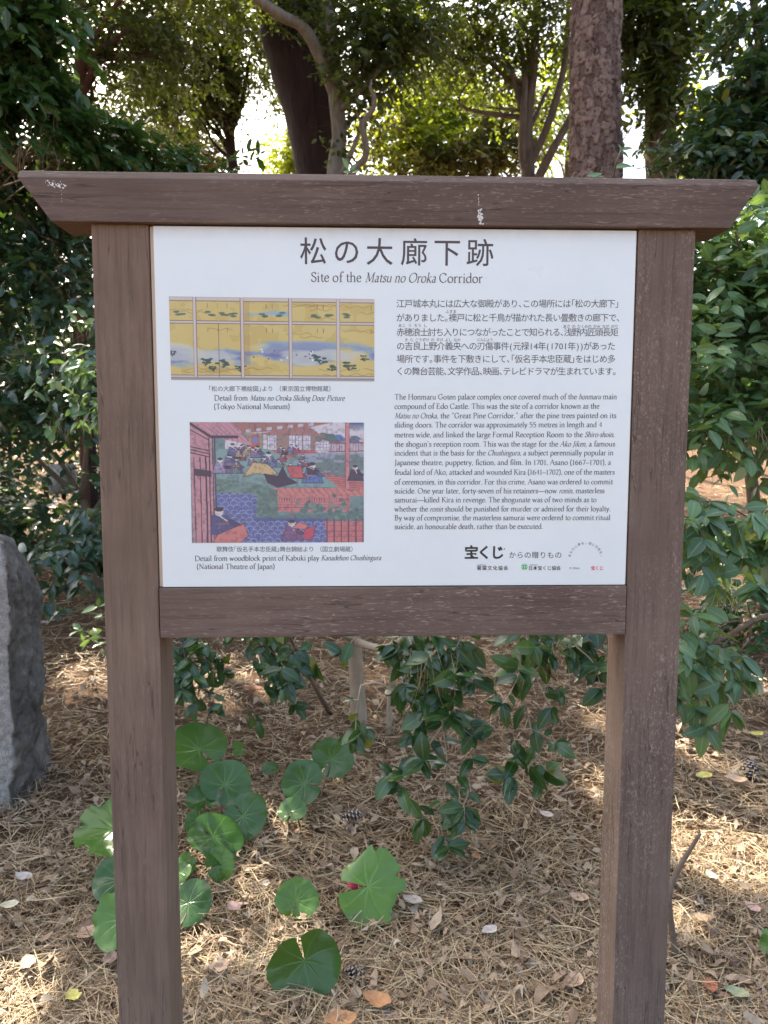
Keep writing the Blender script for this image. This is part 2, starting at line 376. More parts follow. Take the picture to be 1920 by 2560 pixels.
# top beam: trapezoid profile with a sloping cap along its upper edge
def beam():
    import bmesh
    bm = bmesh.new()
    zb, zc, zt = PZ + 0.3405, PZ + 0.4175, PZ + 0.4320
    def xl(z): return -0.6295 - (z - zb) / (zc - zb) * 0.0585
    def xr(z): return 0.6235 + (z - zb) / (zc - zb) * 0.0505
    rings = []
    for y, z in ((-0.012, zb), (-0.012, zc), (-0.002, zt), (0.080, zt), (0.090, zc), (0.090, zb)):
        k = z if z <= zc else zc - (z - zc) * 0.1
        rings.append((bm.verts.new((xl(k), y, z)), bm.verts.new((xr(k), y, z))))
    nn = len(rings)
    for a in range(nn):
        b_ = (a + 1) % nn
        bm.faces.new((rings[a][0], rings[a][1], rings[b_][1], rings[b_][0]))
    bm.faces.new([r[0] for r in rings]); bm.faces.new([r[1] for r in rings][::-1])
    bmesh.ops.recalc_face_normals(bm, faces=bm.faces)
    bmesh.ops.bevel(bm, geom=list(bm.edges), offset=0.0018, segments=2, affect='EDGES', profile=0.6)
    return bm
top = bm_obj('top_beam', beam(), M_BEAM, sign, (0, 0.04, PZ + 0.38))
# bird droppings caked on the beam face (thin irregular crusts)
def splat(cx, cz, r, rng, y0):
    k = 9; th = np.linspace(0, 2 * np.pi, k, endpoint=False)
    rr = r * rng.uniform(0.5, 1.25, k)
    V = [[cx, y0 - 0.0012, cz]] + [[cx + a * math.cos(t), y0 + 0.0003, cz + a * 0.9 * math.sin(t)] for a, t in zip(rr, th)]
    return V, [np.array([[0, 1 + j, 1 + (j + 1) % k] for j in range(k)])]
rng = np.random.default_rng(5)
mb = MB()
for q in range(46):
    t = rng.uniform(0, 1); yy = 484 - 34 * t
    p = at(1037 + rng.normal(0, 2.6 if t > 0.1 else 3.5), yy, -0.012); mb.add(*splat(p[0], p[2], rng.uniform(0.0008, 0.0026), rng, -0.0122))
for yy in (421, 428, 432, 436, 440, 444): 
    p = at(1034.5 + rng.normal(0, 0.7), yy, -0.012); mb.add(*splat(p[0], p[2], rng.uniform(0.0010, 0.0016), rng, -0.0122))
mb.build('bird_dropping', M_DROP, top)
mb = MB()
for q in range(34):
    px = rng.choice([rng.normal(131, 5), rng.normal(112, 9)]); py = 400 + rng.normal(0, 4) + (px - 131) * 0.15
    p = at(px, max(391, py), -0.012); mb.add(*splat(p[0], p[2], rng.uniform(0.0005, 0.0024), rng, -0.0122))
for yy in (412, 420, 428, 436):
    p = at(133 + rng.normal(0, 1), yy, -0.012); mb.add(*splat(p[0], p[2], 0.0008, rng, -0.0122))
mb.build('bird_dropping', M_DROP, top)

PH = 0.337
board = bm_obj('backing_board', bevel_box((-0.4575, 0.0065, PZ - PH - 0.0005), (0.4535, 0.020, PZ + PH + 0.001), 0.0008), M_BOARD, sign, (0, 0.013, PZ))
panel = bm_obj('panel', bevel_box((-0.4497, 0.0, PZ - PH + 0.0), (0.4503, 0.0062, PZ + PH + 0.0005), 0.0008), M_PANEL, sign, (0, 0.003, PZ))

# ---- lettering: CJK from Blender's own built-in font, Latin from a broad-nib serif drawn here
_cache = {}
def glyph(ch, off=0.0):
    if (ch, off) not in _cache:
        cu = bpy.data.curves.new('glyph', 'FONT'); cu.body = ch; cu.size = 1.0; cu.offset = off; cu.resolution_u = 3; cu.fill_mode = 'FRONT'
        ob = bpy.data.objects.new('glyph', cu); COL.objects.link(ob)
        dg = bpy.context.evaluated_depsgraph_get(); me = ob.evaluated_get(dg).to_mesh()
        me.calc_loop_triangles()
        V = np.array([v.co[:] for v in me.vertices]).reshape(-1, 3)[:, :2]; F = np.array([t.vertices[:] for t in me.loop_triangles]).reshape(-1, 3)
        ob.to_mesh_clear(); bpy.data.objects.remove(ob); bpy.data.curves.remove(cu)
        _cache[(ch, off)] = (V, F)
    return _cache[(ch, off)]
HALF_L = set('、。，．）」)'); HALF_R = set('「（(')
def adv(ch):
    if ch in HALF_L or ch in HALF_R: return 0.5
    if ch == ' ': return 0.5
    if ch == '　': return 0.9
    if ch.isascii(): return 0.56
    return 1.0
class Ink:
    def __init__(s): s.mb = MB(); s.z = 0
    def put(s, V2, F, y=-0.0003):
        if len(V2): s.mb.add(np.stack([V2[:, 0], np.full(len(V2), y), V2[:, 1]], -1), [F])
    def cjk(s, text, x0, x1, yc, size, off=0.0, rot=None):
        """line of CJK between source pixels x0..x1, centred on row yc, glyph size in source pixels"""
        A = src(x0, yc); B = src(x1, yc); mpp = (B[0] - A[0]) / (x1 - x0)
        tot = sum(adv(c) for c in text); W = B[0] - A[0]; step = W / tot; sz = size * mpp
        x = 0.0
        for c in text:
            a = adv(c)
            if c not in ' 　':
                V, F = glyph(c, off)
                if len(V):
                    V = V.copy()
                    ctr = 0.5 if not c.isascii() else (V[:, 0].min() + V[:, 0].max()) / 2
                    if c in HALF_R and not c.isascii(): ctr = 0.75
                    if c in HALF_L and not c.isascii(): ctr = 0.25
                    V[:, 0] = (V[:, 0] - ctr) * sz * CJK_W + (x + a / 2) * step + A[0]
                    f = (x + a / 2) / tot
                    V[:, 1] = (V[:, 1] - CJK_MID) * sz * CJK_W + A[2] + (B[2] - A[2]) * f
                    s.put(V, F)
            x += a
    def arc(s, text, cx, cyy, r, a0, a1, size):
        C = src(cx, cyy); mpp = 0.9 / 1208.0; sz = size * mpp
        for k, c in enumerate(text):
            t = math.radians(a0 + (a1 - a0) * k / (len(text) - 1)); V, F = glyph(c); V = V.copy()
            V = (V - np.array([0.5 if c not in HALF_L else 0.3, CJK_MID])) * sz * CJK_W; b_ = t - math.pi / 2
            V = V @ np.array([[math.cos(b_), math.sin(b_)], [-math.sin(b_), math.cos(b_)]])
            s.put(V + np.array([C[0] + r * mpp * math.cos(t), C[2] + r * mpp * math.sin(t)]), F)
    def latin(s, runs, x0, x1, yb, yb1=None, bold=1.0, size=None):
        """runs: list of (text, italic); fitted between source px x0..x1 on baseline yb"""
        A = src(x0, yb); B = src(x1, yb if yb1 is None else yb1); tot = 0.0
        for t, it in runs: tot += sum(ladv(c, it) for c in t)
        sx = (B[0] - A[0]) / tot; sz = sx if size is None else size * 0.9 / 1208.0
        x = 0.0
        for t, it in runs:
            for c in t:
                for V, F in nib(c, it, bold):
                    W = V.copy(); W[:, 0] = (V[:, 0] + x) * sx + A[0]; W[:, 1] = V[:, 1] * sz + A[2] + (B[2] - A[2]) * (x / tot)
                    s.z = (s.z + 1) % 5
                    s.put(W, F, -0.0003 - 0.00004 * s.z)
                x += ladv(c, it)
    def build(s, name, mat): return s.mb.build(name, mat, panel, False)
V_, F_ = glyph('国'); CJK_MID = float((V_[:, 1].min() + V_[:, 1].max()) / 2); CJK_W = 0.92 / float(V_[:, 1].max() - V_[:, 1].min())
_v0 = float((V_[:, 0].min() + V_[:, 0].max()) / 2); print('cjk glyph', len(V_), CJK_MID, CJK_W, _v0)
for k_ in list(_cache): pass
_SHIFT = 0.5 - _v0

GL = {
'a': (40, "c 8 35 18 42 28 36 29 24 29 6 33 1 39 4;c 29 25 16 21 7 15 7 6 14 0 22 2 29 9"),
'b': (48, "l 10 68 10 1;t 3 67 10 69;c 10 33 20 42 33 40 42 30 42 17 35 3 24 -1 10 4"),
'c': (40, "c 34 34 27 41 18 39 8 30 6 18 11 5 21 0 30 2 36 8;d 33 34"),
'd': (49, "l 39 69 39 2 46 3;t 31 68 39 69;c 39 33 30 41 20 40 9 31 6 18 11 5 20 0 30 3 39 11"),
'e': (40, "t 8 23 35 25;c 35 25 33 36 24 42 13 38 6 21 9 8 20 0 30 2 36 8"),
'f': (29, "c 37 63 31 70 22 68 17 58 16 42 16 0;t 5 40 29 40;t 7 0 26 0"),
'g': (44, "c 31 37 20 42 9 35 9 24 18 18 29 20 34 29 31 37;c 16 18 9 12 12 6 30 3 39 -4 37 -16 22 -24 8 -20 5 -10 15 -2;l 33 38 43 39"),
'h': (50, "l 11 69 11 0;t 4 68 11 69;c 11 31 21 41 32 41 38 33 38 20 38 0;t 4 0 18 0;t 31 0 46 0"),
'i': (24, "l 12 41 12 0;t 5 38 12 41;t 4 0 20 0;d 12 59"),
'j': (24, "c 14 41 14 0 12 -15 3 -24;t 6 38 14 41;d 13 59"),
'k': (48, "l 11 69 11 0;t 4 68 11 69;t 12 18 33 40;l 18 24 40 1;t 26 40 42 40;t 4 0 18 0;t 34 0 47 0"),
'l': (24, "l 12 69 12 0;t 5 68 12 69;t 4 0 20 0"),
'm': (76, "l 11 41 11 0;t 4 38 11 41;c 11 31 21 41 31 41 37 33 37 20 37 0;c 37 31 47 41 57 41 63 33 63 20 63 0;t 4 0 18 0;t 30 0 44 0;t 56 0 71 0"),
'n': (50, "l 11 41 11 0;t 4 38 11 41;c 11 31 21 41 32 41 38 33 38 20 38 0;t 4 0 18 0;t 31 0 46 0"),
'o': (48, "c 24 41 12 37 6 21 11 5 24 0 36 4 42 20 37 36 24 41"),
'p': (49, "l 11 41 11 -24;t 4 38 11 41;c 11 33 22 42 34 40 43 29 42 15 34 2 23 -1 11 4;t 3 -24 20 -24"),
'q': (49, "l 39 41 39 -24;c 39 33 30 41 20 40 9 31 6 18 11 5 20 0 30 3 39 11;t 31 -24 47 -24"),
'r': (35, "l 11 41 11 0;t 4 38 11 41;c 11 28 18 38 26 41 32 38;t 4 0 20 0"),
's': (34, "c 28 33 25 40 16 41 9 36 9 28 19 22 28 15 28 6 20 0 11 1 6 9"),
't': (30, "c 15 53 15 42 15 10 18 2 24 1 30 5;t 5 39 29 40"),
'u': (50, "c 10 41 10 14 15 3 24 1 32 4 38 10;l 38 41 38 1 46 2;t 4 39 10 41;t 31 39 38 41"),
'v': (45, "l 7 40 24 0;t 24 0 38 40;t 2 40 16 40;t 31 40 44 40"),
'w': (66, "l 7 40 21 0;t 21 0 33 38;l 32 40 46 0;t 46 0 58 40;t 2 40 16 40;t 51 40 64 40"),
'x': (45, "l 8 40 37 0;t 8 0 36 40;t 3 40 17 40;t 28 40 42 40;t 2 0 15 0;t 29 0 44 0"),
'y': (45, "l 7 40 23 2;c 38 40 23 0 15 -17 6 -23;t 2 40 16 40;t 31 40 44 40"),
'z': (42, "t 8 33 8 40 36 40;l 36 40 6 0;t 6 0 36 0 37 8"),
'A': (66, "t 5 1 31 66;l 32 66 58 1;t 15 24 47 24;t 0 0 14 0;t 49 0 66 0"),
'B': (58, "l 15 65 15 0;c 15 65 33 64 42 54 38 40 28 35 15 35;c 28 35 44 31 50 18 42 3 28 0 15 0;t 5 65 20 65;t 5 0 20 0"),
'C': (64, "c 56 50 46 64 30 64 12 52 7 32 14 10 32 0 47 4 58 16;t 56 50 56 62"),
'D': (74, "l 15 65 15 0;c 15 65 36 65 56 57 66 34 58 10 38 0 15 0;t 5 65 22 65;t 5 0 22 0"),
'E': (56, "l 15 65 15 0;t 5 65 45 65 46 54;t 15 35 38 35;t 38 41 38 29;t 5 0 47 0 51 13"),
'F': (52, "l 15 65 15 0;t 5 65 45 65 46 54;t 15 35 37 35;t 37 41 37 29;t 5 0 25 0"),
'G': (70, "c 56 50 46 64 30 64 12 52 7 32 14 10 32 0 46 2 57 8;l 57 8 57 28;t 47 28 66 28;t 56 50 56 62"),
'H': (75, "l 15 65 15 0;l 60 65 60 0;t 15 34 60 34;t 5 65 25 65;t 50 65 70 65;t 5 0 25 0;t 50 0 70 0"),
'I': (34, "l 17 65 17 0;t 7 65 27 65;t 7 0 27 0"),
'J': (33, "c 19 65 19 10 15 -10 3 -18;t 9 65 29 65"),
'K': (66, "l 15 65 15 0;t 15 31 50 64;l 24 39 58 1;t 5 65 25 65;t 42 65 60 65;t 5 0 25 0;t 50 0 66 0"),
'M': (84, "t 14 0 17 65;l 17 65 42 4;t 42 4 67 65;l 67 65 70 0;t 6 65 17 65;t 67 65 78 65;t 6 0 22 0;t 61 0 80 0"),
'N': (75, "t 15 0 15 65;l 15 65 60 0;t 60 0 60 65;t 5 65 16 65;t 51 65 69 65;t 6 0 24 0"),
'O': (76, "c 38 65 20 60 8 42 9 20 22 3 38 0 56 5 68 24 66 46 54 61 38 65"),
'P': (54, "l 15 65 15 0;c 15 65 34 65 47 56 46 40 34 31 16 31;t 5 65 20 65;t 5 0 25 0"),
'R': (62, "l 15 65 15 0;c 15 65 34 65 46 56 44 41 32 34 16 33;l 28 33 58 1;t 5 65 20 65;t 5 0 25 0;t 50 0 64 0"),
'S': (46, "c 38 52 33 63 22 65 10 58 10 45 22 36 36 28 40 14 31 1 19 0 9 6 6 16"),
'T': (64, "l 32 65 32 0;t 6 53 8 65 56 65 58 53;t 22 0 42 0"),
'W': (92, "l 8 65 26 0;t 26 0 46 62;l 46 62 64 0;t 64 0 84 65;t 2 65 20 65;t 74 65 92 65"),
'0': (48, "c 24 61 12 55 7 31 12 7 24 0 36 7 41 31 36 55 24 61"),
'1': (40, "l 21 61 21 0;t 11 55 21 61;t 11 0 31 0"),
'2': (48, "c 9 48 15 59 25 61 36 54 35 41 22 18 8 1;l 8 1 41 1;t 41 1 43 9"),
'4': (48, "l 33 61 33 0;t 33 60 6 20 43 20"),
'5': (48, "c 12 60 10 35 23 38 36 32 39 19 31 4 18 -1 8 3;l 12 60 38 60"),
'6': (48, "c 38 61 20 52 9 32 9 14 18 1 30 1 40 12 37 28 26 35 14 31 9 20"),
'7': (46, "l 8 60 42 60;t 8 52 8 60;l 42 60 18 0"),
'.': (20, "d 10 3"), ',': (20, "d 10 3;t 12 3 11 -5 6 -11"),
'(': (28, "c 24 70 13 52 10 26 13 2 24 -16"), ')': (28, "c 4 70 15 52 18 26 15 2 4 -16"),
'-': (28, "l 5 22 23 23"), '–': (46, "l 1 22 45 22"), '—': (92, "l 1 22 91 22"),
'“': (38, "d 11 56;t 10 57 9 63 14 69;d 26 56;t 25 57 24 63 29 69"), '”': (38, "d 10 65;t 12 65 11 58 7 53;d 25 65;t 27 65 26 58 22 53"),
'’': (20, "d 9 65;t 11 65 10 58 6 53"), ' ': (24, ""),
}
def ladv(c, it): return GL[c][0] / 100.0 * (0.86 if it else 1.0)
_nib = {}
def nib(c, it, bold):
    key = (c, it, bold)
    if key in _nib: return _nib[key]
    out = []; na = math.radians(24); nd = np.array([math.cos(na), math.sin(na)])
    for st in GL[c][1].split(';'):
        tk = st.split()
        if not tk: continue
        P = np.array([float(v) for v in tk[1:]]).reshape(-1, 2) / 100.0
        if tk[0] == 'd':
            th = np.linspace(0, 2 * np.pi, 8, endpoint=False); r = 0.046 * bold
            V = P[0] + r * np.stack([np.cos(th), np.sin(th)], -1); F = np.array([[0, k + 1, k + 2] for k in range(6)])
        else:
            if tk[0] == 'c':
                P3 = catmull(np.hstack([P, np.zeros((len(P), 1))]), 4)[:, :2]
            else: P3 = P
            T = unit(np.gradient(P3, axis=0)) if len(P3) > 1 else P3
            N = np.stack([-T[:, 1], T[:, 0]], -1)
            c_ = np.abs(T[:, 0] * nd[1] - T[:, 1] * nd[0])
            hw = 0.5 * (0.034 + 0.052 * c_) if tk[0] != 't' else np.full(len(P3), 0.019)
            hw = (hw * bold)[:, None]
            L = P3 + N * hw; R = P3 - N * hw; V = np.empty((2 * len(P3), 2)); V[0::2] = L; V[1::2] = R
            F = []
            for k in range(len(P3) - 1): F += [[2 * k, 2 * k + 1, 2 * k + 3], [2 * k, 2 * k + 3, 2 * k + 2]]
            F = np.array(F)
        if it:
            V = V.copy(); V[:, 0] = V[:, 0] * 0.86 + V[:, 1] * 0.24
        out.append((V, F))
    _nib[key] = out
    return out

tk = Ink()
for ch, xa, xb in (('松', 752, 815), ('の', 838, 895), ('大', 918, 980), ('廊', 1004, 1067), ('下', 1087, 1149), ('跡', 1168, 1232)):
    c = (xa + xb) / 2; yc = 629 + (c - 780) * 0.0095
    tk.cjk(ch, c - 34, c + 34, yc, 67, 0.0045)
tk.build('title_lettering', M_INK)
tk = Ink(); tk.latin([('Site of the ', 0), ('Matsu no Oroka', 1), (' Corridor', 0)], 776.9, 1207, 704, 707.2, 0.95, 35); tk.build('subtitle_lettering', M_INK)
z4 = lambda x, y: (960 + x * 0.38577, 560 + y * 0.38577)
tk = Ink()
for t, xa, xb, yy in (("江戸城本丸には広大な御殿があり、この場所には「松の大廊下」", 80, 1524, 517), ("がありました。襖戸に松と千鳥が描かれた長い畳敷きの廊下で、", 80, 1532, 608),
        ("赤穂浪士討ち入りにつながったことで知られる、浅野内匠頭長矩", 82, 1518, 702), ("の吉良上野介義央への刃傷事件(元禄14年(1701年))があった", 82, 1499, 792),
        ("場所です。事件を下敷きにして、「仮名手本忠臣蔵」をはじめ多", 82, 1500, 875), ("くの舞台芸能、文学作品、映画、テレビドラマが生まれています。", 78, 1508, 955)):
    (a, y_), (b_, _) = z4(xa, yy), z4(xb, yy); tk.cjk(t, a, b_, y_, 20.5)
for t, xa, xb, yy in (("ふすま", 398, 470, 568), ("あこ う ろう し", 92, 280, 658), ("あさ の たくみの かみ なが のり", 1160, 1517, 664), ("き ら こうずけ の すけ よし なか", 133, 497, 751), ("にんじょう", 606, 705, 750)):
    (a, y_), (b_, _) = z4(xa, yy), z4(xb, yy); tk.cjk(t, a, b_, y_, 9.0)
tk.build('japanese_text_lettering', M_INK_TXT)
z6 = lambda x, y: (960 + x * 0.38577, 960 + y * 0.38577)
EN = [("The Honmaru Goten palace complex once covered much of the |honmaru| main", 1509, 100), ("compound of Edo Castle. This was the site of a corridor known as the", 1396, 161),
 ("|Matsu no Oroka|, the “Great Pine Corridor,” after the pine trees painted on its", 1505, 222), ("sliding doors. The corridor was approximately 55 metres in length and 4", 1413, 281),
 ("metres wide, and linked the large Formal Reception Room to the |Shiro-shoin|,", 1494, 345), ("the shogun’s reception room. This was the stage for the |Ako Jiken|, a famous", 1497, 406),
 ("incident that is the basis for the |Chushingura|, a subject perennially popular in", 1487, 463), ("Japanese theatre, puppetry, fiction, and film. In 1701, Asano (1667–1701), a", 1470, 525),
 ("feudal lord of Ako, attacked and wounded Kira (1641–1702), one of the masters", 1495, 588), ("of ceremonies, in this corridor. For this crime, Asano was ordered to commit", 1483, 651),
 ("suicide. One year later, forty-seven of his retainers—now |ronin|, masterless", 1428, 709), ("samurai—killed Kira in revenge. The shogunate was of two minds as to", 1377, 767),
 ("whether the |ronin| should be punished for murder or admired for their loyalty.", 1469, 826), ("By way of compromise, the masterless samurai were ordered to commit ritual", 1467, 883), ("suicide, an honourable death, rather than be executed.", 1030, 940)]
def runs(t): return [(p, k % 2) for k, p in enumerate(t.split('|')) if p]
tk = Ink()
for t, xr_, yb in EN:
    (a, y_), (b_, _) = z6(67, yb), z6(xr_, yb); tk.latin(runs(t), a, b_, y_, y_ - 0.8, 1.12, 20.2)
tk.build('english_text_lettering', M_INK_TXT)
tk = Ink(); tk.cjk("「松の大廊下襖絵図」より　（東京国立博物館蔵）", 521, 829, 972, 14.2)
tk.latin(runs("Detail from |Matsu no Oroka Sliding Door Picture"), 535, 861, 1001, 1001.5, 1.15, 19.5); tk.latin(runs("(Tokyo National Museum)"), 534.5, 725, 1022.3, None, 1.15, 19.5)
tk.build('door_picture_caption_lettering', M_INK_TXT)
tk = Ink(); tk.cjk("歌舞伎「仮名手本忠臣蔵」舞台錦絵より　（国立劇場蔵）", 541, 884, 1373, 14.2)
tk.latin(runs("Detail from woodblock print of Kabuki play |Kanadehon Chushingura"), 486.5, 952.5, 1402, 1400, 1.15, 19.5); tk.latin(runs("(National Theatre of Japan)"), 491.5, 687.5, 1422, None, 1.15, 19.5)
tk.build('print_caption_lettering', M_INK_TXT)
z8 = lambda x, y: (1140 + x * 0.26522, 1340 + y * 0.26522)
tk = Ink(); (a, y_), (b_, _) = z8(84, 156), z8(450, 156); tk.cjk("宝くじ", a, b_, y_, 34, 0.030)
for sx_, sy2 in ((424, 124), (455, 122)):
    C = src(*z8(sx_, sy2)); th = np.radians(90 + 36 * np.arange(10)); r = np.where(np.arange(10) % 2 == 0, 1, 0.42) * 10 * 0.2652 * 0.9 / 1208
    V = np.vstack([[C[0], C[2]], np.stack([C[0] + r * np.cos(th), C[2] + r * np.sin(th)], -1)]); tk.put(V, np.array([[0, 1 + k, 1 + (k + 1) % 10] for k in range(10)]), -0.0007)
tk.build('lottery_logo_lettering', M_INK_BLK)
tk = Ink(); (a, y_), (b_, _) = z8(495, 180), z8(1000, 180); tk.cjk("からの贈りもの", a, b_, y_, 17.5)
(a, y_), (b_, _) = z8(193, 302), z8(494, 302); tk.cjk("菊葉文化協会", a, b_, y_, 11.5, 0.014)
(a, y_), (b_, _) = z8(681, 302), z8(988, 302); tk.cjk("日本宝くじ協会", a, b_, y_, 11.0, 0.014)
(a, y_), (b_, _) = z8(194, 272), z8(286, 272); tk.cjk("公益財団法人", a, b_, y_, 3.6)
(a, y_), (b_, _) = z8(684, 272), z8(776, 272); tk.cjk("一般財団法人", a, b_, y_, 3.6)
tk.arc("あなたに夢を。街に元気を。", *z8(1222, 222), 165 * 0.2652, 166, 12, 7.6)
(a, y_), (b_, _) = z8(1066, 303), z8(1168, 303); tk.cjk("クーちゃん", a, b_, y_, 6.0, 0.012)
tk.build('sponsor_lettering', M_INK_BLK)
tk = Ink(); (a, y_), (b_, _) = z8(1272, 303), z8(1389, 303); tk.cjk("宝くじ", a, b_, y_, 10.5, 0.02); tk.build('red_lottery_lettering', M_INK_RED)
tk = Ink(); C = src(*z8(645, 291)); mpp = 0.2652 * 0.9 / 1208
th = np.linspace(0, 2 * np.pi, 24, endpoint=False)
ro, ri = 32 * mpp, 28.5 * mpp
V = np.vstack([np.stack([C[0] + ro * np.cos(th), C[2] + ro * np.sin(th)], -1), np.stack([C[0] + ri * np.cos(th), C[2] + ri * np.sin(th)], -1)])
tk.put(V, np.array([[k, (k + 1) % 24, 24 + (k + 1) % 24] for k in range(24)] + [[k, 24 + (k + 1) % 24, 24 + k] for k in range(24)]))
for dx, dz in ((1, 1), (-1, 1), (1, -1), (-1, -1)):
    t8 = np.linspace(0, 2 * np.pi, 12, endpoint=False); r = 11 * mpp
    V = np.stack([C[0] + dx * 11.5 * mpp + r * np.cos(t8), C[2] + dz * 11.5 * mpp + r * np.sin(t8)], -1); tk.put(V, np.array([[0, k + 1, k + 2] for k in range(10)]), -0.0005)
tk.build('clover_emblem', M_INK_GRN)

# ---- the two printed pictures: generic stand-ins in the same colours
def lin(c): c = np.asarray(c, float) / 255.0; return np.where(c <= 0.04045, c / 12.92, ((c + 0.055) / 1.055) ** 2.4)
class Paint:
    def __init__(s, nu, nv, asp):
        s.u, s.v = np.meshgrid(np.linspace(0, 1, nu), np.linspace(0, 1, nv)); s.asp = asp
        s.c = np.zeros((nv, nu, 3))
    def fill(s, mask, col, a=1.0):
        m = (mask * a)[..., None] if mask.dtype != bool else (mask.astype(float) * a)[..., None]
        s.c = s.c * (1 - m) + np.asarray(col, float) * m
    def poly(s, pts, col, a=1.0, edge=None):
        P = np.asarray(pts, float); x, y = s.u, s.v; ins = np.zeros(x.shape, bool); n = len(P)
        for k in range(n):
            x1, y1 = P[k]; x2, y2 = P[(k + 1) % n]
            c = ((y1 > y) != (y2 > y)) & (x < (x2 - x1) * (y - y1) / (y2 - y1 + 1e-12) + x1); ins ^= c
        s.fill(ins, col, a)
        if edge is not None: s.line(list(pts) + [pts[0]], edge, 0.0022)
    def line(s, pts, col, w, a=1.0):
        for (x1, y1), (x2, y2) in zip(pts[:-1], pts[1:]):
            X1, X2 = x1 * s.asp, x2 * s.asp; px, py = s.u * s.asp - X1, s.v - y1; dx, dy = X2 - X1, y2 - y1
            t = np.clip((px * dx + py * dy) / (dx * dx + dy * dy + 1e-12), 0, 1); d = np.hypot(px - t * dx, py - t * dy)
            s.fill(d < w, col, a)
    def ell(s, cx, cy_, rx, ry, col, a=1.0, rot=0.0, edge=None):
        X, Y = (s.u - cx) * s.asp, s.v - cy_; c, q = math.cos(rot), math.sin(rot); A, B = X * c + Y * q, -X * q + Y * c
        d = (A / rx) ** 2 + (B / ry) ** 2
        if edge is not None: s.fill(d < 1.25, edge, a)
        s.fill(d < 1, col, a)
    def mesh(s, name, corners, label=None):
        TL, TR, BR, BL = [src(*c) for c in corners]; u, v = s.u[..., None], s.v[..., None]
        P = (TL * (1 - u) + TR * u) * (1 - v) + (BL * (1 - u) + BR * u) * v
        P[..., 1] = -0.00035; nv, nu = s.u.shape; i = (np.arange(nv - 1)[:, None] * nu + np.arange(nu - 1)[None]).ravel()
        F = np.stack([i, i + nu, i + nu + 1, i + 1], -1); C = np.concatenate([lin(s.c * 255), np.ones((nv, nu, 1))], -1)
        o = np_mesh(name, P.reshape(-1, 3) - np.array(WORLD_LOC(panel)), [F], None, M_PRINT, panel, False, attrs={'print': C.reshape(-1, 4)})
        if label: o['label'] = label
        return o
def rgb(*c): return np.array(c) / 255.0
rng = np.random.default_rng(11)
p = Paint(560, 224, 2.48); u, v = p.u, p.v
gold = rgb(206, 184, 112); p.c[:] = gold
p.fill(fbm(u * 9, v * 5, 1) * 0.6, rgb(214, 198, 134)); p.fill((fbm(u * 16, v * 8, 5) > 0.6).astype(float) * 0.4, rgb(190, 164, 92))
for k in range(26):                      # wavy contour lines of the gold ground
    yy = rng.choice([rng.uniform(0.07, 0.27), rng.uniform(0.36, 0.55), rng.uniform(0.84, 0.94)]); x0 = rng.uniform(-0.1, 0.95)
    xs = np.linspace(x0, x0 + rng.uniform(0.1, 0.25), 14); p.line([(a, yy + 0.012 * math.sin(a * 90 + k)) for a in xs], rgb(176, 146, 84), 0.006, 0.6)
def mist(y0, y1, thr, sc, seed, col, a=0.95):
    f = fbm(u * sc * 0.9, v * sc * 1.15, seed, 5); band = np.clip(1 - ((v - (y0 + y1) / 2) / ((y1 - y0) / 2)) ** 2, 0, 1)
    p.fill(np.clip((f * band - thr) * 9, 0, 1) * a, col)
mist(0.44, 0.96, 0.30, 6.5, 31, rgb(150, 172, 182)); mist(0.46, 0.94, 0.36, 6.5, 31, rgb(142, 150, 174)); mist(0.52, 0.9, 0.42, 6.5, 31, rgb(118, 124, 158))
mist(0.45, 0.92, 0.455, 5.0, 57, rgb(200, 202, 192), 0.75); mist(0.12, 0.26, 0.52, 8, 77, rgb(150, 178, 188))
def tuft(cx, cyy, s):
    for q in range(9):
        dx, dy = rng.uniform(-1, 1) * s, rng.uniform(-1, 0.6) * s * 1.6
        p.line([(cx, cyy + s * 1.7), (cx + dx, cyy + dy)], rgb(84, 84, 82), 0.004, 0.7)
        p.ell(cx + dx, cyy + dy, s * 1.3 * rng.uniform(0.5, 1), s * 0.42, rgb(66, 92, 84), 0.95)
for cx, cyy, s in ((0.17, 0.78, 0.028), (0.255, 0.8, 0.03), (0.34, 0.86, 0.022), (0.735, 0.74, 0.034), (0.79, 0.84, 0.022), (0.875, 0.82, 0.03), (0.21, 0.86, 0.02), (0.95, 0.72, 0.02), (0.01, 0.68, 0.018)): tuft(cx, cyy, s)
for cx in (0.05, 0.19, 0.26, 0.3, 0.47, 0.53, 0.72, 0.78, 0.87):
    for q in range(3): p.ell(cx + rng.uniform(-0.025, 0.025), 0.2 + rng.uniform(-0.03, 0.03), 0.04, 0.013, rgb(92, 112, 92), 0.9)
for q in range(16): p.ell(rng.uniform(0.4, 0.7), rng.uniform(0.62, 0.76), 0.011, 0.009, rgb(96, 86, 84) if q % 2 else rgb(236, 236, 232))
for cx in (0.235, 0.47, 0.72, 0.5, 0.75, 0.985, 0.28, 0.185): 
    for yy in (0.08, 0.37): p.line([(cx, yy), (cx, yy + 0.045)], rgb(130, 96, 70), 0.006, 0.6)
p.fill((np.abs(u - 0.375) < 0.014).astype(float) * 0.25, rgb(160, 120, 70))
bar = rgb(206, 194, 182); ed = rgb(120, 104, 100)
for yy, h in ((0.022, 0.02), (0.30, 0.013), (0.955, 0.010)):
    p.fill(np.abs(v - yy) < h + 0.008, ed); p.fill(np.abs(v - yy) < h, bar)
for xx in (0.122, 0.352, 0.588, 0.822):
    m = np.abs(u - xx) < 0.0066; p.fill((np.abs(u - xx) < 0.0088) & (v < 0.96), ed); p.fill(m & (v < 0.96), bar)
p.fill(np.abs(u - 0.237) < 0.0025, ed, 0.8); p.fill((np.abs(u - 0.237) < 0.0025) & (v < 0.31), gold)
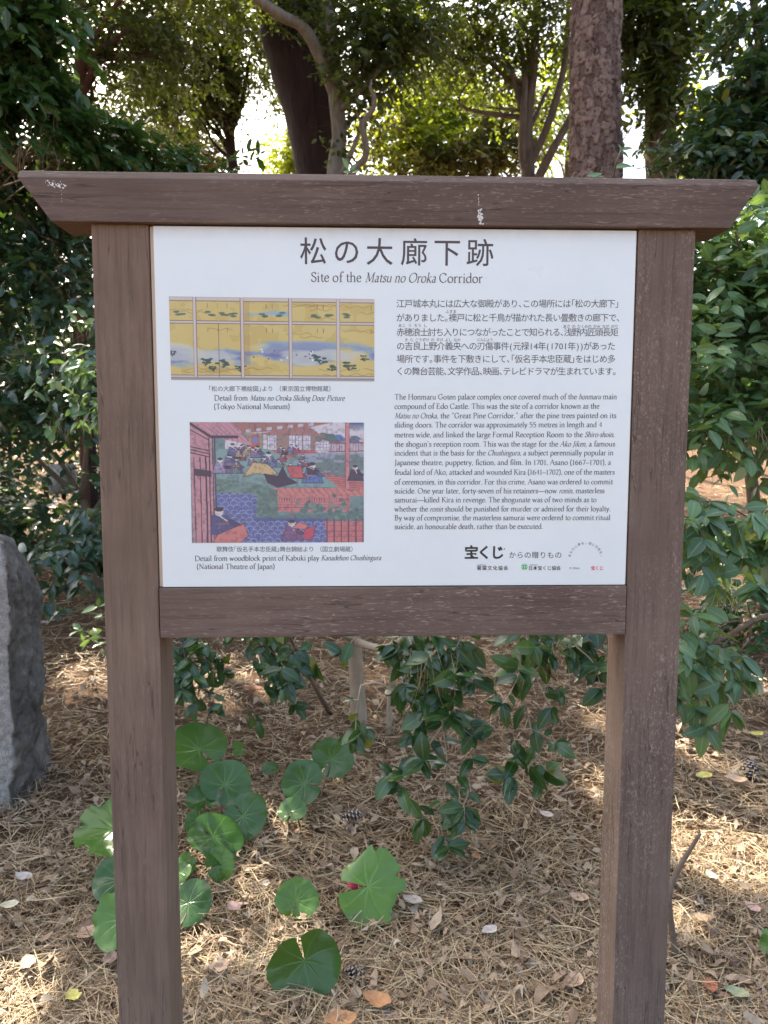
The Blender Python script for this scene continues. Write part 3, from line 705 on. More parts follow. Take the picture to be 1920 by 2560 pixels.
p.fill(v > 0.962, rgb(168, 164, 154)); p.fill(np.abs(v - 0.975) < 0.004, rgb(130, 126, 120))
p.mesh('door_picture', ((422.2, 741.2), (935.7, 748), (935.7, 953.5), (427.8, 949.8)), 'wide gold picture of sliding doors with blue mist')

p = Paint(420, 300, 1.45); u, v = p.u, p.v
pink = rgb(196, 138, 140); teal = rgb(112, 140, 136); red = rgb(196, 112, 104); dk = rgb(70, 56, 66)
p.c[:] = teal; p.fill((fbm(u * 12, v * 9, 2) > 0.55).astype(float) * 0.4, rgb(96, 124, 116))
p.poly([(0.2, 0), (1, 0), (1, 0.25), (0.2, 0.25)], rgb(214, 208, 208))                    # pale sky
p.fill(((v > 0.1) & (v < 0.22) & (u > 0.7)).astype(float) * np.clip((v - 0.08) * 6, 0, 0.6), rgb(206, 160, 160))
p.fill(((u > 0.9) & (v < 0.07)).astype(float) * np.clip(1 - v / 0.07, 0, 1), rgb(66, 84, 124))
for cx, cyy, r, c in ((0.78, 0.11, 0.05, rgb(92, 104, 98)), (0.74, 0.13, 0.05, rgb(112, 110, 104)), (0.83, 0.13, 0.05, rgb(86, 108, 104)), (0.87, 0.12, 0.04, rgb(88, 118, 170)), (0.93, 0.13, 0.045, rgb(86, 104, 104)), (0.96, 0.15, 0.03, rgb(90, 112, 160))): 
    for q in range(4): p.ell(cx + rng.uniform(-.02, .02), cyy + rng.uniform(-.02, .03), r * 0.8, r * 0.42, c)
p.poly([(0.24, 0), (0.82, 0), (0.62, 0.06), (0.3, 0.09)], rgb(160, 110, 96)); 
for q in range(7): p.poly([(0.32 + q * .06, 0.085 - q * .009), (0.35 + q * .06, 0.08 - q * .009), (0.35 + q * .06, 0.055 - q * .009), (0.32 + q * .06, 0.06 - q * .009)], rgb(196, 190, 196))
p.poly([(0.4, 0.09), (0.68, 0.03), (0.76, 0.11), (0.5, 0.13)], rgb(168, 116, 108))
p.poly([(0.44, 0.1), (0.72, 0.1), (0.72, 0.27), (0.44, 0.27)], rgb(150, 124, 108))
for x0, x1 in ((0.445, 0.495), (0.57, 0.64), (0.65, 0.69), (0.73, 0.8)):
    y0 = 0.11 if x1 < 0.7 else 0.16
    p.poly([(x0, y0), (x1, y0), (x1, 0.225), (x0, 0.225)], rgb(218, 216, 222))
    for q in range(1, 4): p.line([(x0 + (x1 - x0) * q / 4, y0), (x0 + (x1 - x0) * q / 4, 0.225)], rgb(120, 112, 122), 0.0018)
    for q in range(1, 3): p.line([(x0, y0 + (0.225 - y0) * q / 3), (x1, y0 + (0.225 - y0) * q / 3)], rgb(120, 112, 122), 0.0016)
p.poly([(0.8, 0.17), (1, 0.165), (1, 0.235), (0.8, 0.24)], rgb(190, 176, 184)); 
for q in range(12): p.line([(0.81 + q * .016, 0.17), (0.81 + q * .016, 0.24)], rgb(120, 92, 100), 0.0022)
p.line([(0.8, 0.17), (1, 0.165)], rgb(150, 84, 84), 0.007); p.line([(0.8, 0.24), (1, 0.235)], rgb(150, 84, 84), 0.005)
p.poly([(0.3, 0.09), (0.42, 0.09), (0.42, 0.24), (0.3, 0.24)], rgb(150, 148, 120)); p.poly([(0.35, 0.1), (0.4, 0.1), (0.4, 0.25), (0.35, 0.25)], rgb(190, 92, 84)); p.poly([(0.36, 0.12), (0.39, 0.12), (0.39, 0.17), (0.36, 0.17)], rgb(96, 130, 176))
p.poly([(0.46, 0.225), (0.72, 0.225), (0.73, 0.29), (0.5, 0.3)], red)
for q in range(4): p.line([(0.46, 0.235 + q * .014), (0.73, 0.235 + q * .014)], rgb(130, 70, 70), 0.0022)
p.poly([(0.15, 0.22), (0.45, 0.22), (0.9, 0.54), (0.15, 0.5)], rgb(122, 158, 148))          # mat floor
p.poly([(0.56, 0.27), (0.9, 0.26), (1, 0.25), (1, 0.42), (0.75, 0.42)], rgb(104, 124, 118)); p.fill(((np.abs(v - 0.3 + 0.05 * u) < 0.012) & (u > 0.62)).astype(float) * 0.7, rgb(168, 172, 186))
p.fill((fbm(u * 10, v * 22, 8) > 0.62) & (u > 0.6) & (v > 0.25) & (v < 0.42), rgb(160, 166, 186), 0.7)
p.poly([(0.75, 0.41), (1, 0.5), (1, 0.56), (0.86, 0.55)], red); 
for q in range(6): p.line([(0.75 + q * .02, 0.42 + q * .02), (1, 0.44 + q * .022)], rgb(140, 74, 72), 0.002)
p.poly([(0.44, 0.545), (1, 0.545), (1, 0.61), (0.47, 0.61)], rgb(206, 128, 116)); 
for q in range(16): p.line([(0.43 + q * .037, 0.545), (0.47 + q * .037, 0.61)], rgb(150, 84, 80), 0.0022)
p.poly([(0.47, 0.61), (0.92, 0.61), (0.92, 0.74), (0.47, 0.74)], rgb(200, 124, 118))
for q in range(30): p.line([(0.48 + q * .0145, 0.625), (0.48 + q * .0145, 0.645)], dk, 0.0024, 0.8)
for q in range(3): p.line([(0.47, 0.66 + q * .022), (0.92, 0.66 + q * .022)], rgb(150, 84, 84), 0.002)
for xx in (0.58, 0.7, 0.8, 0.91): p.line([(xx, 0.61), (xx, 0.76)], rgb(176, 104, 104), 0.009)
p.poly([(0.14, 0.46), (0.36, 0.5), (0.5, 0.56), (0.5, 0.8), (0.14, 0.8)], rgb(96, 124, 108)); p.fill((fbm(u * 30, v * 60, 4) > 0.55) & (v > 0.46) & (v < 0.6) & (u < 0.44) & (u > 0.14), rgb(122, 146, 138), 0.7)
p.poly([(0.38, 0.78), (1, 0.74), (1, 0.82), (0.38, 0.82)], rgb(92, 120, 112))
blue = rgb(92, 104, 152); pale = rgb(150, 160, 196)
p.poly([(0.14, 0.58), (0.37, 0.6), (0.37, 1), (0.14, 1)], rgb(78, 88, 136)); p.poly([(0.37, 0.79), (0.78, 0.8), (0.79, 1), (0.37, 1)], rgb(80, 90, 136))
for r_ in range(13):
    for q in range(16):
        x = 0.155 + q * .046 + (r_ % 2) * .022 + rng.uniform(-.006, .006); y = 0.6 + r_ * .034 + rng.uniform(-.006, .006)
        if x > 0.78 or (x > 0.365 and y < 0.82): continue
        p.ell(x, y + 0.005, 0.031, 0.024, pale); p.ell(x, y + 0.009, 0.027, 0.021, blue)
for cx, cyy in ((0.42, 0.62), (0.46, 0.7), (0.7, 0.68), (0.74, 0.72), (0.66, 0.73), (0.87, 0.68), (0.83, 0.73), (0.92, 0.76), (0.97, 0.77), (0.87, 0.79), (0.41, 0.74)):   # shrubs
    for q in range(9): p.ell(cx + rng.normal(0, .022), cyy + rng.normal(0, .022), 0.02, 0.015, rgb(84, 114, 104) if q % 3 else rgb(110, 140, 126))
p.poly([(0.77, 0.82), (1, 0.82), (1, 1), (0.79, 1)], rgb(200, 116, 110))
for q in range(3): p.line([(0.78, 0.86 + q * .045), (1, 0.86 + q * .045)], rgb(140, 78, 80), 0.0022)
for q in range(6): p.line([(0.785 + q * .042, 0.8), (0.785 + q * .042, 1)], rgb(110, 64, 84), 0.006)
p.line([(0.905, 0), (0.905, 0.54)], rgb(150, 84, 84), 0.019); p.line([(0.905, 0), (0.905, 0.54)], rgb(204, 132, 128), 0.0145)
p.poly([(0, 0), (0.24, 0), (0.36, 0.19), (0.13, 0.12), (0, 0.02)], rgb(196, 140, 146))     # gate at the left
for q in range(7): p.line([(0.03 + q * .035, 0.01), (0.15 + q * .032, 0.125 + q * .006)], rgb(150, 96, 104), 0.0022)
p.poly([(0, 0.02), (0.13, 0.12), (0.14, 1), (0.01, 1)], pink); p.fill((fbm(u * 40, v * 40, 6) > 0.55) & (u < 0.13), rgb(206, 146, 146), 0.5)
p.line([(0, 0.01), (0.12, 0.12), (0.27, 0.12)], dk, 0.011); p.line([(0, 0.06), (0.1, 0.14)], dk, 0.004)
for y0 in (0.2, 0.225, 0.25): p.line([(0, y0), (0.11, y0 + 0.035)], dk, 0.0045)
for xx, w_ in ((0.02, .004), (0.055, .004), (0.088, .007), (0.108, .005), (0.128, .004), (0.14, .005)): p.line([(xx, 0.29 if xx < .1 else 0.13), (xx + 0.005, 1)], dk, w_)
p.poly([(0.02, 0.38), (0.12, 0.4), (0.12, 0.45), (0.02, 0.44)], dk)
def robe(cx, cyy, s, col, skin=True, lean=0.0):                                             # anonymous robed onlooker: a plain coloured shape
    s = s * (0.86 if s > 0.12 else 1.0); p.poly([(cx - s * .5, cyy + s), (cx - s * .28 + lean, cyy), (cx + s * .28 + lean, cyy), (cx + s * .55, cyy + s)], col, 1, dk)
    for q in range(4): x_ = cx + (q - 1.5) * s * .2; p.line([(x_ * .8 + (cx + lean) * .2, cyy + s * .25), (x_ + rng.uniform(-.1, .1) * s, cyy + s)], np.asarray(col) * 0.62, 0.0016)
    for q in range(8): p.ell(cx + rng.uniform(-.3, .3) * s, cyy + s * rng.uniform(.3, .95), s * .05, s * .045, np.clip(np.asarray(col) * 1.35, 0, 1), 0.8)
    p.line([(cx - s * .3, cyy + s * .45), (cx + s * .32, cyy + s * .42)], np.clip(np.asarray(col)[::-1] * 1.1, 0, 1), s * 0.05)
    p.line([(cx + lean, cyy), (cx + s * .1, cyy + s * .3)], rgb(222, 214, 206), s * 0.035); p.poly([(cx + s * .25, cyy + s * .2), (cx + s * .62, cyy + s * .5), (cx + s * .45, cyy + s * .62), (cx + s * .2, cyy + s * .45)], np.asarray(col) * 0.85, 1, dk)
    if skin: p.ell(cx + lean, cyy - s * .18, s * .24, s * .22, rgb(222, 208, 200)); p.ell(cx + lean, cyy - s * .32, s * .24, s * .12, rgb(60, 54, 62))
for a_ in ((0.17, 0.33, 0.09, rgb(150, 140, 170)), (0.25, 0.32, 0.1, rgb(112, 92, 130)), (0.3, 0.2, 0.05, rgb(116, 96, 136)), (0.34, 0.21, 0.05, rgb(196, 84, 88)), (0.385, 0.22, 0.07, rgb(84, 110, 160)), (0.45, 0.28, 0.09, rgb(96, 112, 150)),
           (0.52, 0.21, 0.04, rgb(120, 110, 130)), (0.58, 0.2, 0.05, rgb(86, 122, 170)), (0.61, 0.21, 0.045, rgb(176, 84, 84)), (0.7, 0.38, 0.14, rgb(88, 112, 166)), (0.95, 0.39, 0.09, rgb(70, 62, 76))): robe(*a_)
for q in range(26):
    x_ = rng.uniform(0.17, 0.72); y_ = 0.2 + rng.uniform(0, 0.22) * (0.5 + x_); robe(x_, y_, rng.uniform(0.035, 0.075), rgb(*[(92, 104, 150), (150, 84, 88), (128, 112, 140), (176, 150, 108), (66, 58, 70), (104, 124, 128)][q % 6]), True, rng.uniform(-.02, .02))
p.poly([(0.36, 0.33), (0.44, 0.34), (0.5, 0.42), (0.46, 0.44), (0.38, 0.42), (0.3, 0.45)], rgb(206, 176, 118), 1, dk)
p.poly([(0.42, 0.42), (0.5, 0.44), (0.53, 0.36), (0.56, 0.45), (0.62, 0.5), (0.5, 0.54), (0.44, 0.5)], rgb(62, 54, 66)); p.poly([(0.55, 0.36), (0.64, 0.36), (0.65, 0.46), (0.58, 0.46)], rgb(200, 90, 90), 1, dk)
robe(0.19, 0.77, 0.185, rgb(78, 80, 118), True, -0.03); p.poly([(0.12, 1), (0.15, 0.93), (0.3, 0.84), (0.33, 0.94), (0.28, 1)], rgb(206, 122, 112), 1, dk)
robe(0.58, 0.86, 0.14, rgb(120, 84, 118)); p.poly([(0.58, 0.88), (0.62, 0.83), (0.68, 0.85), (0.66, 0.89)], rgb(212, 120, 110), 1, dk); p.poly([(0.66, 0.88), (0.72, 0.86), (0.7, 0.98), (0.64, 0.97)], rgb(194, 76, 92), 1, dk)
p.fill((fbm(u * 70, v * 50, 91, 3) - 0.5) * 1.2 * (fbm(u * 70, v * 50, 91, 3) > 0.5), rgb(70, 60, 70)); p.fill(np.full(u.shape, 0.18), rgb(196, 190, 200))
p.mesh('woodblock_print', ((474.2, 1055.1), (909.5, 1056.6), (909.5, 1355.6), (479.8, 1357.5)), 'colour print of a timber hall, blue stones and robed figures')

# canopy gaps cut along the sun direction, shaped to light chosen ground and leaf spots
GAPS = [(above(px, py), r) for px, py, r in ((195, 1455, .13), (232, 1470, .10), (455, 1490, .16), (560, 1470, .12), (740, 1675, .10), (1580, 1850, .15), (1500, 1840, .11), (1560, 1885, .10), (1545, 1640, .12), (1610, 1625, .10), (620, 1800, .07), (1330, 1725, .08), (20, 2180, .10), (1380, 1800, .06), (1300, 1560, .06), (1480, 2010, .05), (1640, 1470, .12))]
GAPS += [(at(110, 765, 1.93), .17), (at(200, 745, 1.97), .15), (at(185, 872, 1.95), .13), (at(195, 1365, above(205, 1440)[1]), .07), (at(240, 850, 2.0), .06), (at(1560, 1180, 0.8), .07), (at(1580, 1100, 0.8), .05), (at(1560, 560, 1.6), .09)]
GAPS += [(at(60, 50, 2.5), .20), (at(120, 90, 2.6), .12), (at(600, 30, 4.8), .22), (at(690, 20, 4.7), .15), (at(545, 70, 7.4), .3), (at(1000, 110, 6.3), .3), (at(1110, 40, 6.3), .2), (at(880, 60, 4.4), .14), (at(1480, 60, 4.8), .18), (at(1600, 490, 1.7), .14), (at(1540, 800, 1.4), .07), (at(1640, 640, 1.5), .08), (at(20, 560, 3.0), .08)]
GP = np.array([g[0] for g in GAPS]); GR = np.array([g[1] for g in GAPS])
# ------------------------------------------------------------------ foliage machinery
def leaves(mb, P, D, N, L, W, var, near=True, curl=0.25, fold=0.18):
    """P bases, D directions, N face normals, L/W sizes, var 0..1 colour; appends leaf blades to mb"""
    P = np.asarray(P, float); n = len(P)
    if not n: return
    L = np.broadcast_to(L, n); W = np.broadcast_to(W, n); var = np.broadcast_to(var, n); D = np.asarray(D, float); N = np.broadcast_to(np.asarray(N, float), (n, 3))
    q = P[:, None] + D[:, None] * 0.4 * L[:, None, None] - GP[None]; tt = q @ SUNV; dd = np.linalg.norm(q - tt[..., None] * SUNV, axis=2)
    ok = ~((dd < GR + 0.35 * L[:, None]) & (tt > 0.45)).any(1)
    P, D, N, L, W, var = P[ok], D[ok], N[ok], L[ok], W[ok], var[ok]; n = len(P)
    if not n: return
    D = unit(D); S = unit(np.cross(D, N)); N = np.cross(S, D)
    if near:
        t = np.array([0, 0.16, 0.36, 0.58, 0.80, 1.0]); wd = np.array([0.06, 0.66, 1.0, 0.98, 0.62, 0.03])
        s = np.array([-1.0, 0.0, 1.0])
        T, S_ = np.meshgrid(t, s, indexing='ij'); Wd = np.repeat(wd[:, None], 3, 1)
        T, S_, Wd = T.ravel(), S_.ravel(), Wd.ravel()
        F = []
        for r in range(5):
            for c in range(2): a = r * 3 + c; F.append([a, a + 1, a + 4, a + 3])
        F = np.array(F)
    else:
        T = np.array([0, 0.28, 0.72, 1.0, 0.72, 0.28]); S_ = np.array([0, -0.95, -0.85, 0, 0.85, 0.95]); Wd = np.ones(6); F = np.array([[0, 1, 2, 3], [0, 3, 4, 5]])
    k = len(T)
    hz = fold * np.abs(S_ * Wd)[None] * W[:, None] * 0.5 - curl * (T ** 2)[None] * L[:, None]
    V = P[:, None] + D[:, None] * (T[None] * L[:, None])[..., None] + S[:, None] * ((S_ * Wd)[None] * W[:, None] * 0.5)[..., None] + N[:, None] * hz[..., None]
    A = np.stack([np.repeat(var[:, None], k, 1), np.repeat(T[None], n, 0), np.repeat(S_[None], n, 0)], -1)
    FF = (np.arange(n)[:, None, None] * k + F[None]).reshape(-1, F.shape[1])
    mb.add(V.reshape(-1, 3), [FF], A.reshape(-1, 3))
def rand_dirs(rng, n, up=0.0):
    d = rng.normal(size=(n, 3)); d[:, 2] += up; return unit(d)
def spray(rng, path, spacing, L, W, droop=0.25, side=0.9, jit=0.35, tip=5, lo=0.0):
    """alternate leaves along a twig path -> P, D, N, L, W, var"""
    path = np.asarray(path, float); seg = np.linalg.norm(np.diff(path, axis=0), axis=1); cum = np.concatenate([[0], np.cumsum(seg)])
    ss = np.arange(cum[-1] * lo + spacing * 0.5, cum[-1], spacing); ss = np.concatenate([ss, np.full(tip, cum[-1] * 0.995)])
    Px = np.stack([np.interp(ss, cum, path[:, k]) for k in range(3)], -1); Pa = np.stack([np.interp(np.minimum(ss + 0.01, cum[-1]), cum, path[:, k]) - np.interp(np.maximum(ss - 0.02, 0), cum, path[:, k]) for k in range(3)], -1)
    T = unit(Pa); n = len(ss); up = np.array([0, -0.55, 0.84]); B = unit(np.cross(T, up)); sgn = np.where(np.arange(n) % 2 == 0, 1.0, -1.0)[:, None]
    D = T * 0.55 + B * sgn * side + rng.normal(0, jit, (n, 3)); D[:, 2] -= droop * rng.uniform(0.2, 1.3, n)
    N = up + rng.normal(0, 0.42, (n, 3)); l = L * rng.uniform(0.45, 1.2, n)
    return Px, D, N, l, l * W / L * rng.uniform(0.85, 1.15, n), rng.uniform(0, 1, n) ** 1.2
def twiggy(rng, mbl, mbt, path, L, W, spacing, nside, slen, rad=0.003, near=True, droop=0.25, lo=0.1, sag=0.35):
    if mbt.n:
        av = np.concatenate(mbt.V); p0 = np.asarray(path[0]); v0 = av[np.argmin(np.linalg.norm(av - p0, axis=1))]
        if np.linalg.norm(v0 - p0) > 0.01: mbt.add(*tube(catmull([v0, (v0 + p0) / 2 + [0, 0, 0.02], p0], 5), [rad * 1.4, rad], 5))
    path = catmull(path, 6); mbt.add(*tube(path, np.linspace(rad, rad * 0.45, len(path)), 5))
    leaves(mbl, *spray(rng, path, spacing * 1.8, L, W, droop, lo=lo), near=near)
    for k in range(nside):
        f = rng.uniform(max(lo, 0.05), 1.0); i = int(f * (len(path) - 1)); b = path[i]; T = unit(path[min(i + 1, len(path) - 1)] - path[max(i - 1, 0)])
        d = unit(T * 0.5 + rng.normal(0, 0.75, 3) + np.array([0, -0.2, 0])); l = slen * rng.uniform(0.5, 1.2)
        t = np.linspace(0, 1, 5)[:, None]; q = b + d * l * t + np.array([0, 0, -sag * l]) * t ** 2
        mbt.add(*tube(q, np.linspace(rad * 0.5, rad * 0.25, 5), 3)); leaves(mbl, *spray(rng, q, spacing, L, W, droop), near=near)
def clump(rng, mbl, mbt, C, R, ntwig, m, L, W, tl, near=False, droop=0.2, flat=0.0, hollow=0.0, tw=0.0012, up=0.15):
    """a cloud of short leafy twigs filling an ellipsoid"""
    C = np.asarray(C, float); R = np.asarray(R, float)
    d = rand_dirs(rng, ntwig); r = rng.uniform(hollow, 1, ntwig) ** (1 / 2.2); P = C + d * r[:, None] * R
    T = unit(d * 0.7 + rng.normal(0, 0.6, (ntwig, 3)) + np.array([0, 0, up])); l = tl * rng.uniform(0.6, 1.3, ntwig)
    t = (np.arange(m) + 0.4) / m
    Q = P[:, None] + T[:, None] * (l[:, None] * t[None])[..., None]; Q[..., 2] -= 0.3 * l[:, None] * t[None] ** 2
    B = unit(np.cross(T, np.array([0.1, 0.1, 1.0]))); sg = np.where(np.arange(m) % 2 == 0, 1.0, -1.0)
    D = T[:, None] * 0.6 + B[:, None] * sg[None, :, None] * 0.9 + rng.normal(0, 0.4, (ntwig, m, 3)); D[..., 2] -= droop
    N = np.array([0, -0.2, 1.0]) + rng.normal(0, 0.5, (ntwig, m, 3)); n = ntwig * m; ll = L * rng.uniform(0.6, 1.2, n)
    tv = np.repeat(rng.uniform(0, 0.7, ntwig), m) + rng.uniform(0, 0.3, n)
    leaves(mbl, Q.reshape(-1, 3), D.reshape(-1, 3), N.reshape(-1, 3), ll, ll * W / L, tv, near, 0.2, 0.2)
    if mbt is not None and tw:
        E = Q[:, -1]; S = unit(np.cross(T, [0.3, 0.2, 1.0])) * tw; Hh = np.cross(T, S)
        V = np.stack([P - S, P + S, P + Hh * 1.6, E], 1).reshape(-1, 3); b = np.arange(ntwig)[:, None] * 4
        mbt.add(V, [np.concatenate([b + np.array([[0, 1, 3]]), b + np.array([[1, 2, 3]]), b + np.array([[2, 0, 3]])])])

# ------------------------------------------------------------------ near shrubs
def shrub(name, base, label, leafm, stemm, build, group=None):
    o = empty(name, base, label, 'shrub', group); L, S = MB(), MB(); build(L, S)
    S.build('stem', stemm, o); L.build('foliage', leafm, o); return o
def P3(seq): return [at(*q) for q in seq]
rng = np.random.default_rng(21)
cb = above(775, 1562)
def b_center(L, S):
    st = [cb + np.array([0, 0, -0.05]), at(772, 1480, cb[1]), at(764, 1385, cb[1] - 0.02), at(748, 1270, cb[1] - 0.05), at(765, 1120, cb[1] + 0.05)]
    S.add(*tube(catmull(st, 6), [0.040, 0.034, 0.032, 0.027, 0.02], 12, 0.10, 3))
    c2 = above(838, 1580); S.add(*tube(catmull([c2 + [0, 0, -0.04], at(845, 1480, c2[1]), at(862, 1370, c2[1] - 0.1), at(900, 1250, c2[1] - 0.2)], 6), [0.014, 0.012, 0.010], 8, 0.1))
    S.add(*tube(catmull([st[2], at(830, 1400, 1.4), at(900, 1360, 1.1), at(960, 1330, 0.9)], 6), [0.018, 0.012, 0.008], 8))
    S.add(*tube(catmull([st[2], at(690, 1340, 1.5), at(560, 1330, 1.2), at(420, 1350, 1.1)], 6), [0.016, 0.010, 0.006], 8))
    S.add(*tube(catmull([st[3], at(960, 1250, 1.2), at(1140, 1290, 0.9), at(1290, 1330, 0.85)], 6), [0.016, 0.011, 0.007], 8))
    big = 0.076, 0.041
    for path, ns in (
        ([(900, 1330, 1.05), (930, 1440, 0.95), (955, 1560, 0.90), (965, 1660, 0.86), (950, 1760, 0.84), (958, 1815, 0.83)], 8),
        ([(880, 1340, 1.1), (905, 1430, 1.0), (915, 1520, 0.95), (890, 1590, 0.92)], 7),
        ([(905, 1430, 1.0), (960, 1480, 0.9), (990, 1560, 0.86), (1020, 1640, 0.84)], 8),
        ([(955, 1570, 0.9), (905, 1640, 0.86), (868, 1700, 0.84)], 3),
        ([(965, 1650, 0.86), (1010, 1700, 0.82), (1000, 1745, 0.8)], 3),
        ([(880, 1330, 1.1), (860, 1370, 1.05), (838, 1400, 1.02)], 3), ([(800, 1340, 1.2), (765, 1380, 1.15), (738, 1412, 1.12)], 0),
        ([(870, 1350, 1.1), (890, 1400, 1.0), (880, 1480, 0.97)], 4), ([(930, 1340, 1.0), (960, 1390, 0.9), (1000, 1440, 0.86)], 8),
        ([(1110, 1330, 0.85), (1125, 1430, 0.8), (1105, 1490, 0.76), (1085, 1520, 0.74)], 3),
        ([(1130, 1330, 0.85), (1150, 1440, 0.8), (1175, 1500, 0.77), (1192, 1530, 0.76)], 2),
        ([(1125, 1480, 0.85), (1150, 1590, 0.82), (1155, 1640, 0.8), (1130, 1665, 0.78), (1105, 1680, 0.76)], 3), ([(1155, 1630, 0.8), (1180, 1665, 0.79)], 1),
        ([(1200, 1320, 0.85), (1240, 1390, 0.8), (1280, 1430, 0.78), (1300, 1490, 0.76)], 5), ([(1270, 1330, 0.85), (1300, 1390, 0.82), (1310, 1430, 0.8)], 5), ([(1130, 1330, 0.9), (1180, 1380, 0.85), (1230, 1400, 0.82)], 5),
        ([(1020, 1330, 0.95), (1000, 1370, 0.9), (985, 1400, 0.88)], 4),
        ([(780, 1480, 1.0), (770, 1540, 0.98), (768, 1590, 0.96)], 1)):
        twiggy(rng, L, S, P3(path), *big, 0.035, int(ns * 0.85 + 0.4), 0.085, 0.0032, True, 0.08, sag=0.2)
center = shrub('camellia_shrub', cb, 'dark glossy evergreen shrub on a pale stem, its shoots drooping under the white panel', M_LEAF_MID, M_STEM, b_center)
lb = above(330, 1420)
def b_leftlow(L, S):
    S.add(*tube(catmull([lb + [0, 0, -0.05], at(335, 1340, lb[1]), at(380, 1270, lb[1] - 0.3), at(480, 1300, 1.5)], 6), [0.014, 0.012, 0.008], 8, 0.1))
    for path, ns in (([(330, 1340, 1.7), (385, 1380, 1.5), (400, 1430, 1.42), (392, 1470, 1.38)], 7), ([(420, 1340, 1.6), (470, 1370, 1.5), (500, 1410, 1.45)], 8),
        ([(520, 1330, 1.5), (560, 1380, 1.45), (600, 1420, 1.42)], 7), ([(560, 1340, 1.5), (620, 1390, 1.42), (650, 1405, 1.4)], 6), ([(600, 1410, 1.45), (610, 1450, 1.42), (628, 1480, 1.4)], 2),
        ([(380, 1480, 1.4), (420, 1485, 1.38), (470, 1500, 1.36), (520, 1520, 1.36)], 0), ([(390, 1380, 1.5), (440, 1420, 1.45), (470, 1450, 1.42)], 5)):
        twiggy(rng, L, S, P3(path), 0.070, 0.035, 0.032, ns + 3, 0.12, 0.003, True, 0.35)
shrub('low_shrub', lb, 'low evergreen shrub with small leaves behind the left post, below the rail', M_LEAF_MID, M_STEM_DK, b_leftlow)

rb = above(1640, 1330)
def b_right(L, S):
    S.add(*tube(catmull([rb + [0, 0, -0.1], at(1636, 1200, rb[1]), at(1625, 1050, rb[1]), at(1600, 900, rb[1]), at(1590, 700, rb[1]), at(1585, 500, rb[1])], 6), [0.05, 0.04, 0.03, 0.012], 10, 0.1, 4))
    for (px, py, y, rx, rz, nt) in ((1580, 560, 1.7, 0.33, 0.14, 100), (1560, 650, 1.6, 0.3, 0.18, 90), (1680, 640, 1.7, 0.35, 0.25, 120), (1540, 780, 1.5, 0.25, 0.16, 55), (1640, 800, 1.6, 0.3, 0.2, 80),
                                    (1530, 900, 1.4, 0.22, 0.10, 40), (1620, 905, 1.5, 0.28, 0.14, 60), (1750, 800, 1.7, 0.3, 0.4, 120), (1530, 950, 1.3, 0.16, 0.05, 14), (1720, 560, 1.9, 0.3, 0.2, 80)):
        clump(rng, L, S, at(px, py, y), (rx, 0.28, rz), nt, 8, 0.078, 0.036, 0.20, True, 0.25)
    for k in range(16):
        a = at(1625 + rng.normal(0, 15), rng.uniform(450, 980), rb[1]); e = at(rng.uniform(1490, 1660), rng.uniform(470, 960), 1.4 + rng.uniform(-0.2, 0.3))
        S.add(*tube(catmull([a, (a + e) / 2 + [0, 0, 0.05], e], 6), [0.010, 0.006, 0.003], 5))
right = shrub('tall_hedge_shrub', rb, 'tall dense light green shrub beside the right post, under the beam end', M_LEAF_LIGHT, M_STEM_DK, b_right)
rb2 = above(1760, 1480)
def b_rightlow(L, S):
    S.add(*tube(catmull([rb2 + [0, 0, -0.05], at(1740, 1350, rb2[1]), at(1680, 1200, 1.0), at(1600, 1170, 0.8)], 6), [0.02, 0.014, 0.008], 8))
    S.add(*tube(catmull([at(1740, 1350, rb2[1]), at(1660, 1330, 0.85), at(1560, 1380, 0.7), at(1490, 1400, 0.6)], 6), [0.012, 0.008, 0.005], 6))
    for path, ns in (([(1680, 1180, 0.9), (1600, 1150, 0.8), (1530, 1130, 0.75), (1480, 1150, 0.72)], 14), ([(1650, 1150, 0.85), (1620, 1120, 0.8), (1560, 1090, 0.78), (1500, 1080, 0.76)], 12), ([(1700, 1120, 0.9), (1660, 1150, 0.85), (1620, 1170, 0.82)], 8),
        ([(1600, 1180, 0.8), (1540, 1190, 0.76), (1495, 1210, 0.74)], 6),
        ([(1600, 1340, 0.72), (1540, 1350, 0.66), (1490, 1360, 0.62), (1465, 1380, 0.6)], 7), ([(1560, 1370, 0.66), (1510, 1420, 0.62), (1480, 1460, 0.6), (1470, 1490, 0.6)], 6), ([(1620, 1380, 0.72), (1580, 1430, 0.68), (1560, 1470, 0.66)], 4), ([(1520, 1400, 0.64), (1540, 1450, 0.62), (1530, 1480, 0.6)], 3)):
        twiggy(rng, L, S, P3(path), 0.074, 0.034, 0.032, ns, 0.12, 0.003, True, 0.35)
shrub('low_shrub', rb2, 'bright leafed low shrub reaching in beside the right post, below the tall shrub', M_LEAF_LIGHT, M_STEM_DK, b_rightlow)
rb3 = above(1625, 1395)
def b_rightback(L, S):
    for k in range(5): S.add(*tube(catmull([rb3, rb3 + [rng.uniform(-.15, .15), rng.uniform(-.1, .1), 0.15], rb3 + [rng.uniform(-.3, .3), rng.uniform(-.2, .2), 0.3]], 4), [0.006, 0.003], 4))
    clump(rng, L, None, rb3 + [0, 0, 0.17], (0.28, 0.25, 0.13), 42, 7, 0.07, 0.033, 0.14, True)
    clump(rng, L, None, rb3 + [-0.12, 0.1, 0.22], (0.25, 0.25, 0.15), 30, 7, 0.07, 0.033, 0.14, True)
shrub('seedling_shrub', rb3, 'small dark seedling shrub on the bank at the right edge', M_LEAF_MID, M_STEM_DK, b_rightback)

